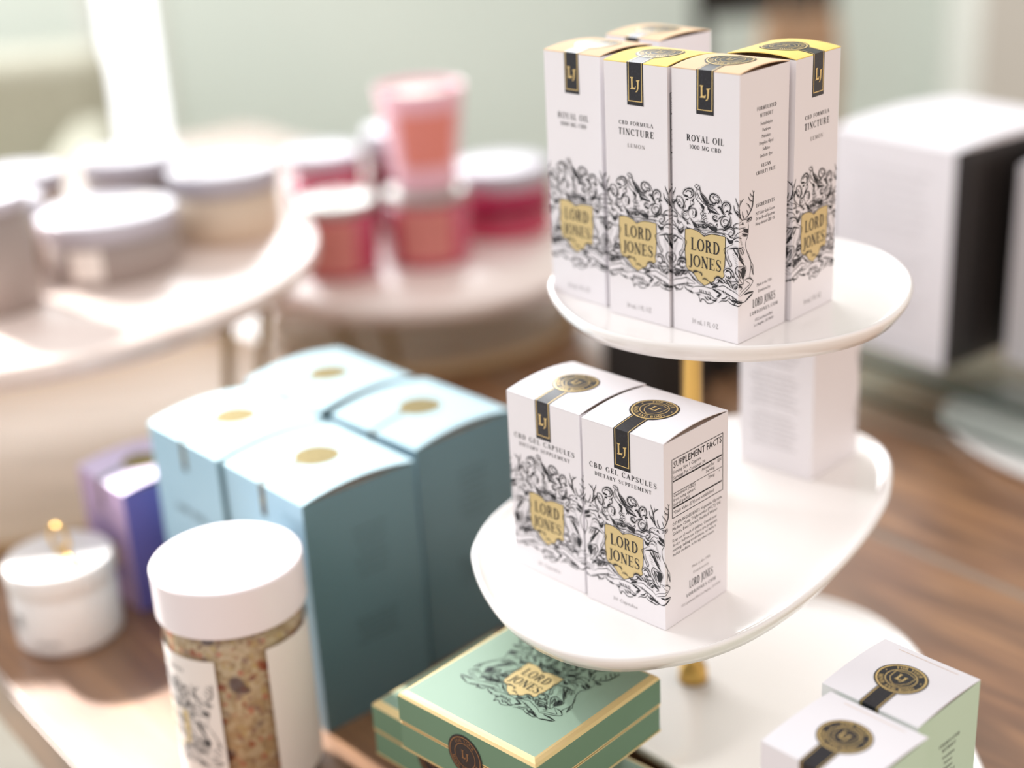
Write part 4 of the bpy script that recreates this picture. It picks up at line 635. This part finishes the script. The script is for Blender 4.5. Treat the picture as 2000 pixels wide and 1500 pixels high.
def candle(loc, r, h, lid_h, body, lid, label, group, tag_sz=None, tag_a=250, lid_over=.8, lidtag=None, band=None, labelm='paper', rz=0, kind='lidded_candle', lw=1.0):
    t = thing(kind, label, 'candle', loc, rz, group)
    mb = MB(); mb.lathe([(0, 0), (r-2, 0), (r, 2.5), (r, h-lid_h), (r-2.2, h-lid_h), (r-2.2, h-lid_h-6), (0, h-lid_h-6)], 72)
    mats = [body]
    if band:
        mats += [band[0], band[1]]; mb.lathe([(r+.1, h*.32), (r+.25, h*.34), (r+.25, h*.5), (r+.1, h*.52)], 72, 1); mb.lathe([(r+.1, 4), (r+.2, 5), (r+.2, h*.32), (r+.1, h*.32)], 72, 2)
    obj('candle_vessel', mb, mats, t)
    mb = MB(); R = r + lid_over; mb.lathe([(0, h-lid_h-.2), (R, h-lid_h-.2), (R, h-2), (R-1.4, h-.6), (R-3, h), (0, h)], 72); obj('lid', mb, lid, t)
    if tag_sz:
        da = degrees_(tag_sz[0]/2/r); jar_label('front_label', tag_a-da, tag_a+da, tag_sz[1], tag_sz[2], r+.3, t, m=(labelm,))
    if lidtag:
        w_, l_, a_ = lidtag; mb = MB(); mb.box(-w_/2, w_/2, -l_/2, l_/2, h+.05, h+.5); o = obj('lid_label', mb, 'paper', t); o.rotation_euler = (0, 0, radians(a_))
    return t
def degrees_(x): return x*180/pi
GA, GB = 'grey and beige candles on the large riser', 'red candles on the smaller riser'
candle((-.361, 1.002, ZL), 31, 82, 9, 'grey_tin', 'lid_white', 'tall grey brown candle with white lid at the left edge of the picture', GA)
candle((-.297, 1.082, ZL), 51, 47, 15, 'grey_tin', 'lid_white', 'wide grey candle with white lid and square white label, nearest on the large riser', GA, (24, 5, 28), 262, lidtag=(24, 76, -55))
candle((-.222, 1.162, ZL), 43, 56, 17, 'beige_tin', 'lid_white', 'beige candle with white lid at the right side of the large riser', GA, lidtag=(20, 78, -55))
candle((-.303, 1.206, ZL), 41, 60, 15, 'grey_tin', 'lid_white', 'wide grey candle with long white lid tag, at the back of the large riser', GA, lidtag=(18, 78, -58))
candle((-.395, 1.190, ZL), 36, 54, 16, 'beige_tin', 'lid_white', 'pale candle with white lid at the back left of the large riser', GA)
candle((-.385, 1.104, ZL), 33, 54, 14, 'beige_tin', 'lid_white', 'white lidded candle between the tall grey one and the back left one', GA, lidtag=(30, 40, 20))
candle((-.146, 1.266, ZR), 34.5, 66, 7, 'rose', 'lid_silver', 'rose red tumbler candle with silver lid and terracotta label, left front of the smaller riser', GB, (46, 6, 54), 262, .6, labelm='rose_label', lidtag=(16, 34, -15))
candle((-.067, 1.288, ZR), 37, 66, 7, 'rose', 'lid_silver', 'rose red tumbler candle with silver lid under the pink glass candle', GB, (48, 8, 54), 268, .6, labelm='rose_label')
candle((.000, 1.374, ZR), 47, 64, 18, 'crimson', 'lid_white', 'wide crimson candle with white lid, right end of the smaller riser', GB, band=('maroon', 'crimson2'))
candle((-.168, 1.388, ZR), 36, 82, 14, 'rose', 'lid_white', 'red candle with white lid behind the left tumbler candle', GB)
candle((-.093, 1.425, ZR), 38, 92, 22, 'maroon', 'lid_white', 'dark red candle with white lid at the far back of the smaller riser', GB)
pk = thing('glass_candle', 'flared pink glass candle with pale wax standing on a silver lid', 'candle', (-.067, 1.288, ZR + .0662))
mb = MB(); mb.lathe([(0, 0), (27, 0), (28, 1.5), (29.5, 16), (38.5, 88), (39, 90), (37.4, 90), (36.6, 88), (27.5, 16), (0, 14)], 72); obj('glass_cup', mb, 'pinkglass', pk)
mb = MB(); mb.lathe([(0, 14.3), (27.3, 16.2), (36.0, 84), (0, 84)], 64); mb.tube((0, 0, 84), (1, 0, 89), .8, 8); obj('wax', mb, 'cream_wax', pk)
mb = MB(); n = 20; vs = []
for i in range(n+1):
    a = radians(238 + 88*i/n)
    for z_ in (24, 72): rr = 29.5 + (z_-16)*9/72 + .4; vs.append((rr*cos(a), rr*sin(a), z_))
mb.add(vs, [(2*i, 2*i+2, 2*i+3, 2*i+1) for i in range(n)], 0, True); obj('front_label', mb, 'coral', pk)

# ------------------------------------------------------------------ wooden table
EX, EY = .609, -.793; NX, NY = .793, .609; T0 = (-.307, .736)
TA = atan2(EY, EX)
tb = thing('display_table', 'long varnished brown plank table carrying the whole display', 'table', (T0[0], T0[1], 0), TA)
mb = MB(); n0 = 0; widths = [150, 178, 176, 147, 150, 70]
for k, w_ in enumerate(widths): mb.box(-1250, 1000, n0 + 3, n0 + w_ - 3, -38, 0); n0 += w_
mb.box(-1250, 1000, 2, n0 - 2, -40, -5); obj('tabletop', mb, 'wood', tb, 1)
for k in range(1, len(widths)):
    nn = sum(widths[:k]); mb = MB(); mb.box(-1249, 999, nn - 2.9, nn + 2.9, -4.8, -.7); obj('gap_sheen_strip', mb, 'gap_sheen', tb)  # strips added in the plank gaps, their pale colour standing in for reflected light
mb = MB(); mb.box(-1190, 940, 50, 75, -130, -40); mb.box(-1190, 940, n0-75, n0-50, -130, -40); mb.box(-1190, -1165, 75, n0-75, -130, -40); mb.box(915, 940, 75, n0-75, -130, -40); obj('apron', mb, 'wood', tb)
for x_, y_ in ((-1190, 55), (870, 55), (-1190, n0-125), (870, n0-125)):
    mb = MB(); mb.box(x_, x_+70, y_, y_+70, -750, -40); obj('leg', mb, 'wood', tb, 2)

# ------------------------------------------------------------------ glass riser with boxed goods
def TP(x, y):  # world metres -> table frame mm
    dx, dy = x - T0[0], y - T0[1]; return ((dx*EX + dy*EY)*1000, (dx*NX + dy*NY)*1000)
a0, b0 = TP(.272, 1.052)
gr = thing('glass_riser', 'low greenish glass riser carrying the large white and black boxes', 'riser', (.272, 1.052, 0), TA)
for nm, bx in (('top_sheet', (-100, 420, 0, 200, 41, 46)), ('lower_sheet', (-94, 414, 0, 200, 12, 15)), ('end_panel', (-100, -95, 0, 200, 0, 40.8)), ('end_panel', (415, 420, 0, 200, 0, 40.8))):
    mb = MB(); mb.box(*bx); obj(nm, mb, 'glass', gr)
for z0, z1, nm in ((40.8, 46.2, 'top_edge'), (11.6, 15.4, 'lower_edge')):
    mb = MB(); mb.box(-100, 420, -.8, -.1, z0, z1); obj(nm, mb, 'glassedge', gr)
def big_box(tf, z, rz, w, d, h, label, sidem, textf=True, frontm='white'):
    t = thing('storage_box', label, 'box', base(tf, w, d, z, rz), rz, 'large white and black boxes on the glass riser')
    b = MB(); x, y = w/2, d/2
    b.add([(-x,-y,0),(x,-y,0),(x,y,0),(-x,y,0),(-x,-y,h),(x,-y,h),(x,y,h),(-x,y,h)], [(3,2,1,0),(0,1,5,4)], 0); b.add([(x,-y,0),(x,y,0),(x,y,h),(x,-y,h),(-x,y,0),(-x,-y,0),(-x,-y,h),(-x,y,h),(-x,-y,h)], [(0,1,2,3),(4,5,6,7),(1,4,7,2)], 1)
    obj('box_body', b, [frontm, sidem], t)
    l = MB(); n = 10; vs = []
    for i in range(n+1): yy = -y + d*i/n; vs += [(-x, yy, h + lid_z(yy, d, 5)), (x, yy, h + lid_z(yy, d, 5)), (-x, yy, h-.4), (x, yy, h-.4)]
    fs = []
    for i in range(n): a = 4*i; fs += [(a, a+1, a+5, a+4), (a, a+4, a+6, a+2), (a+1, a+3, a+7, a+5)]
    l.add(vs, fs + [(0, 2, 3, 1), (4*n, 4*n+1, 4*n+3, 4*n+2)], 0); obj('lid_flap', l, 'white' if frontm == 'white' else frontm, t)
    if textf:
        p = MB(); z_ = h*.86
        for i in range(15):
            if i not in (7, 11): put(p, sans('Store in a cool dry place away from sunlight', 0, z_, 2.1, w*.62 - (i*11 % 4)*5), wrapper(w, d, .1), 0)
            z_ -= h*.048
        obj('printed_lettering', p, 'grey_ink', t)
    return t
ZG = .0463
big_box((322, 1019), ZG, radians(-55), 116, 150, 166, 'large white box with black side and fine grey print, nearest on the glass riser', 'blackcard')
bb = carton_like = big_box((407, 984), ZG, radians(-55), 60, 120, 150, 'white box at the right edge of the picture on the glass riser', 'blackcard', False)
# the white box partly out of frame and the dark boxes standing behind the stand
def dark_box(loc, rz, w, d, h, label):
    t = thing('dark_box', label, 'box', loc, rz, 'dark boxes behind the stand')
    b = MB(); b.box(-w/2, w/2, -d/2, d/2, 0, h-18); obj('box_body', b, 'blackflat', t, 1.2)
    b = MB(); b.box(-w/2-1, w/2+1, -d/2-1, d/2+1, h-17.8, h); obj('lid', b, 'blackflat', t, 1.2)
dark_box((.118, 1.115, 0), radians(-52), 62, 62, 98, 'dark box on the table seen just left of the brass post')
dark_box((.176, 1.165, 0), radians(-52), 40, 40, 60, 'low dark box on the table behind the brass post')
pts = [(150*cos(2*pi*i/16), 84*sin(2*pi*i/16)) for i in range(16)]
op = thing('oval_plate', 'white oval plate on the table reaching under the glass riser at the right edge', 'plate', (.437, .941, 0), TA)
plate(op, 'dish', pts, (0, 0), 5, 3, 4); mb = MB(); mb.loops([[(x*.6, y*.6, 0) for x, y in pts], [(x*.64, y*.64, 1) for x, y in pts]]); obj('foot', mb, 'ceramic', op)

# ------------------------------------------------------------------ room
mb = MB(); mb.box(-4200, 3200, -1500, 4600, -780, -750); struct('floor', mb, 'floorw')
YB = 3500
mb = MB()
for x0, x1, z0, z1 in ((-4200, -950, -750, 550), (-770, 3200, -750, 550), (-4200, 3200, 550, 600), (-4200, -2400, 600, 2300), (300, 3200, 600, 2300), (-4200, 3200, 2300, 2600)): mb.box(x0, x1, YB, YB+120, z0, z1)
struct('wall_back', mb, 'wall')
mb = MB(); mb.box(-950, -925, YB-5, YB+110, -750, 549); mb.box(-795, -770, YB-5, YB+110, -750, 549); w_ = struct('window_1', mb, 'winframe')
mb = MB(); mb.box(-925, -795, YB+50, YB+56, -750, 549); obj('pane', mb, 'clear', w_)
mb = MB(); mb.box(-2400, -2360, YB-5, YB+110, 601, 2299); mb.box(260, 300, YB-5, YB+110, 601, 2299); mb.box(-1070, -1030, YB+20, YB+110, 601, 2299); struct('window_2', mb, 'winframe')
mb = MB(); mb.box(1060, 1700, YB-260, YB-1, -750, 1900); struct('trim_2', mb, 'wall_warm')
mb = MB(); mb.box(-770, 1060, YB-14, YB-1, -750, -640); struct('baseboard_back', mb, 'winframe')
# armchair at the back left
ac = thing('armchair', 'beige upholstered armchair standing by the window at the back left', 'armchair', (-1.20, 2.80, -.75), radians(6))
def cushion(name, x0, x1, y0, y1, z0, z1, m, parent, bev=40):
    mb = MB(); mb.box(x0, x1, y0, y1, z0, z1); o = obj(name, mb, m, parent); b = o.modifiers.new('bevel', 'BEVEL'); b.width = bev*MM; b.segments = 5; return o
cushion('seat', -330, 330, -330, 300, 120, 430, 'beige', ac); cushion('backrest', -420, 420, 300, 440, 120, 740, 'beige', ac, 50)
cushion('armrest', -430, -332, -340, 298, 120, 600, 'beige', ac, 35); cushion('armrest', 332, 430, -340, 298, 120, 600, 'beige', ac, 35)
for x_ in (-360, 360):
    for y_ in (-280, 380): mb = MB(); mb.lathe([(0, 0), (14, 0), (22, 121), (0, 121)], 16, cx=x_, cy=y_); obj('leg', mb, 'brownwood', ac)
# pale mint display case and wooden stool behind the risers
ca = thing('display_case', 'pale mint glass topped display case far behind the candles', 'cabinet', (-.42, 2.72, -.75), radians(-36))
mb = MB(); mb.box(-180, 620, -140, 140, 0, 400); obj('case_body', mb, 'mintglass', ca, 4)
mb = MB(); mb.box(-190, 630, -150, 150, 400.5, 418); obj('case_top', mb, 'mintglass', ca, 3)
sl = thing('wooden_stool', 'brown wooden stool in front of the mint display case', 'stool', (-.66, 2.45, -.75), .3)
mb = MB(); mb.lathe([(0, 330), (88, 330), (95, 338), (95, 352), (88, 360), (0, 362)], 40); obj('seat', mb, 'brownwood', sl)
for k in range(4):
    a = pi/4 + k*pi/2; mb = MB(); mb.tube((90*cos(a), 90*sin(a), 0), (62*cos(a), 62*sin(a), 331), 11); obj('leg', mb, 'brownwood', sl)
# dark chair far behind the tall cartons
ch = thing('chair', 'black framed chair with beige seat cushion far behind the tall cartons', 'chair', (.60, 2.95, -.75), radians(8))
mb = MB(); mb.box(-125, 125, 190, 215, 735, 900); obj('backrest', mb, 'blackflat', ch, 10)
mb = MB(); mb.box(-150, 150, -210, 225, 420, 450); obj('seat_frame', mb, 'blackflat', ch, 6)
cushion('seat_cushion', -140, 140, -205, 185, 451, 530, 'beige', ch, 25)
for x_ in (-138, 138):
    for y_, h_ in ((-195, 421), (202, 880)): mb = MB(); mb.box(x_-13, x_+13, y_-13, y_+13, 0, h_); obj('leg', mb, 'blackflat', ch)
bg_ = thing('tote_bag', 'tan bag standing on the seat of the black framed chair in the background', 'bag', (.60, 2.93, -.2192), radians(8))
mb = MB(); mb.loops([[(-70, -35, 0), (70, -35, 0), (70, 35, 0), (-70, 35, 0)], [(-80, -38, 120), (80, -38, 120), (80, 38, 120), (-80, 38, 120)], [(-72, -20, 235), (72, -20, 235), (72, 20, 235), (-72, 20, 235)]], smooth=False); obj('bag_body', mb, 'brownwood', bg_, 8)
mb = MB(); q_ = spline([(-40, 228), (-34, 290), (0, 312), (34, 290), (40, 228)], 12)
for i in range(len(q_)-1): mb.tube((q_[i][0], 0, q_[i][1]), (q_[i+1][0], 0, q_[i+1][1]), 4, 8)
obj('handle', mb, 'brownwood', bg_)
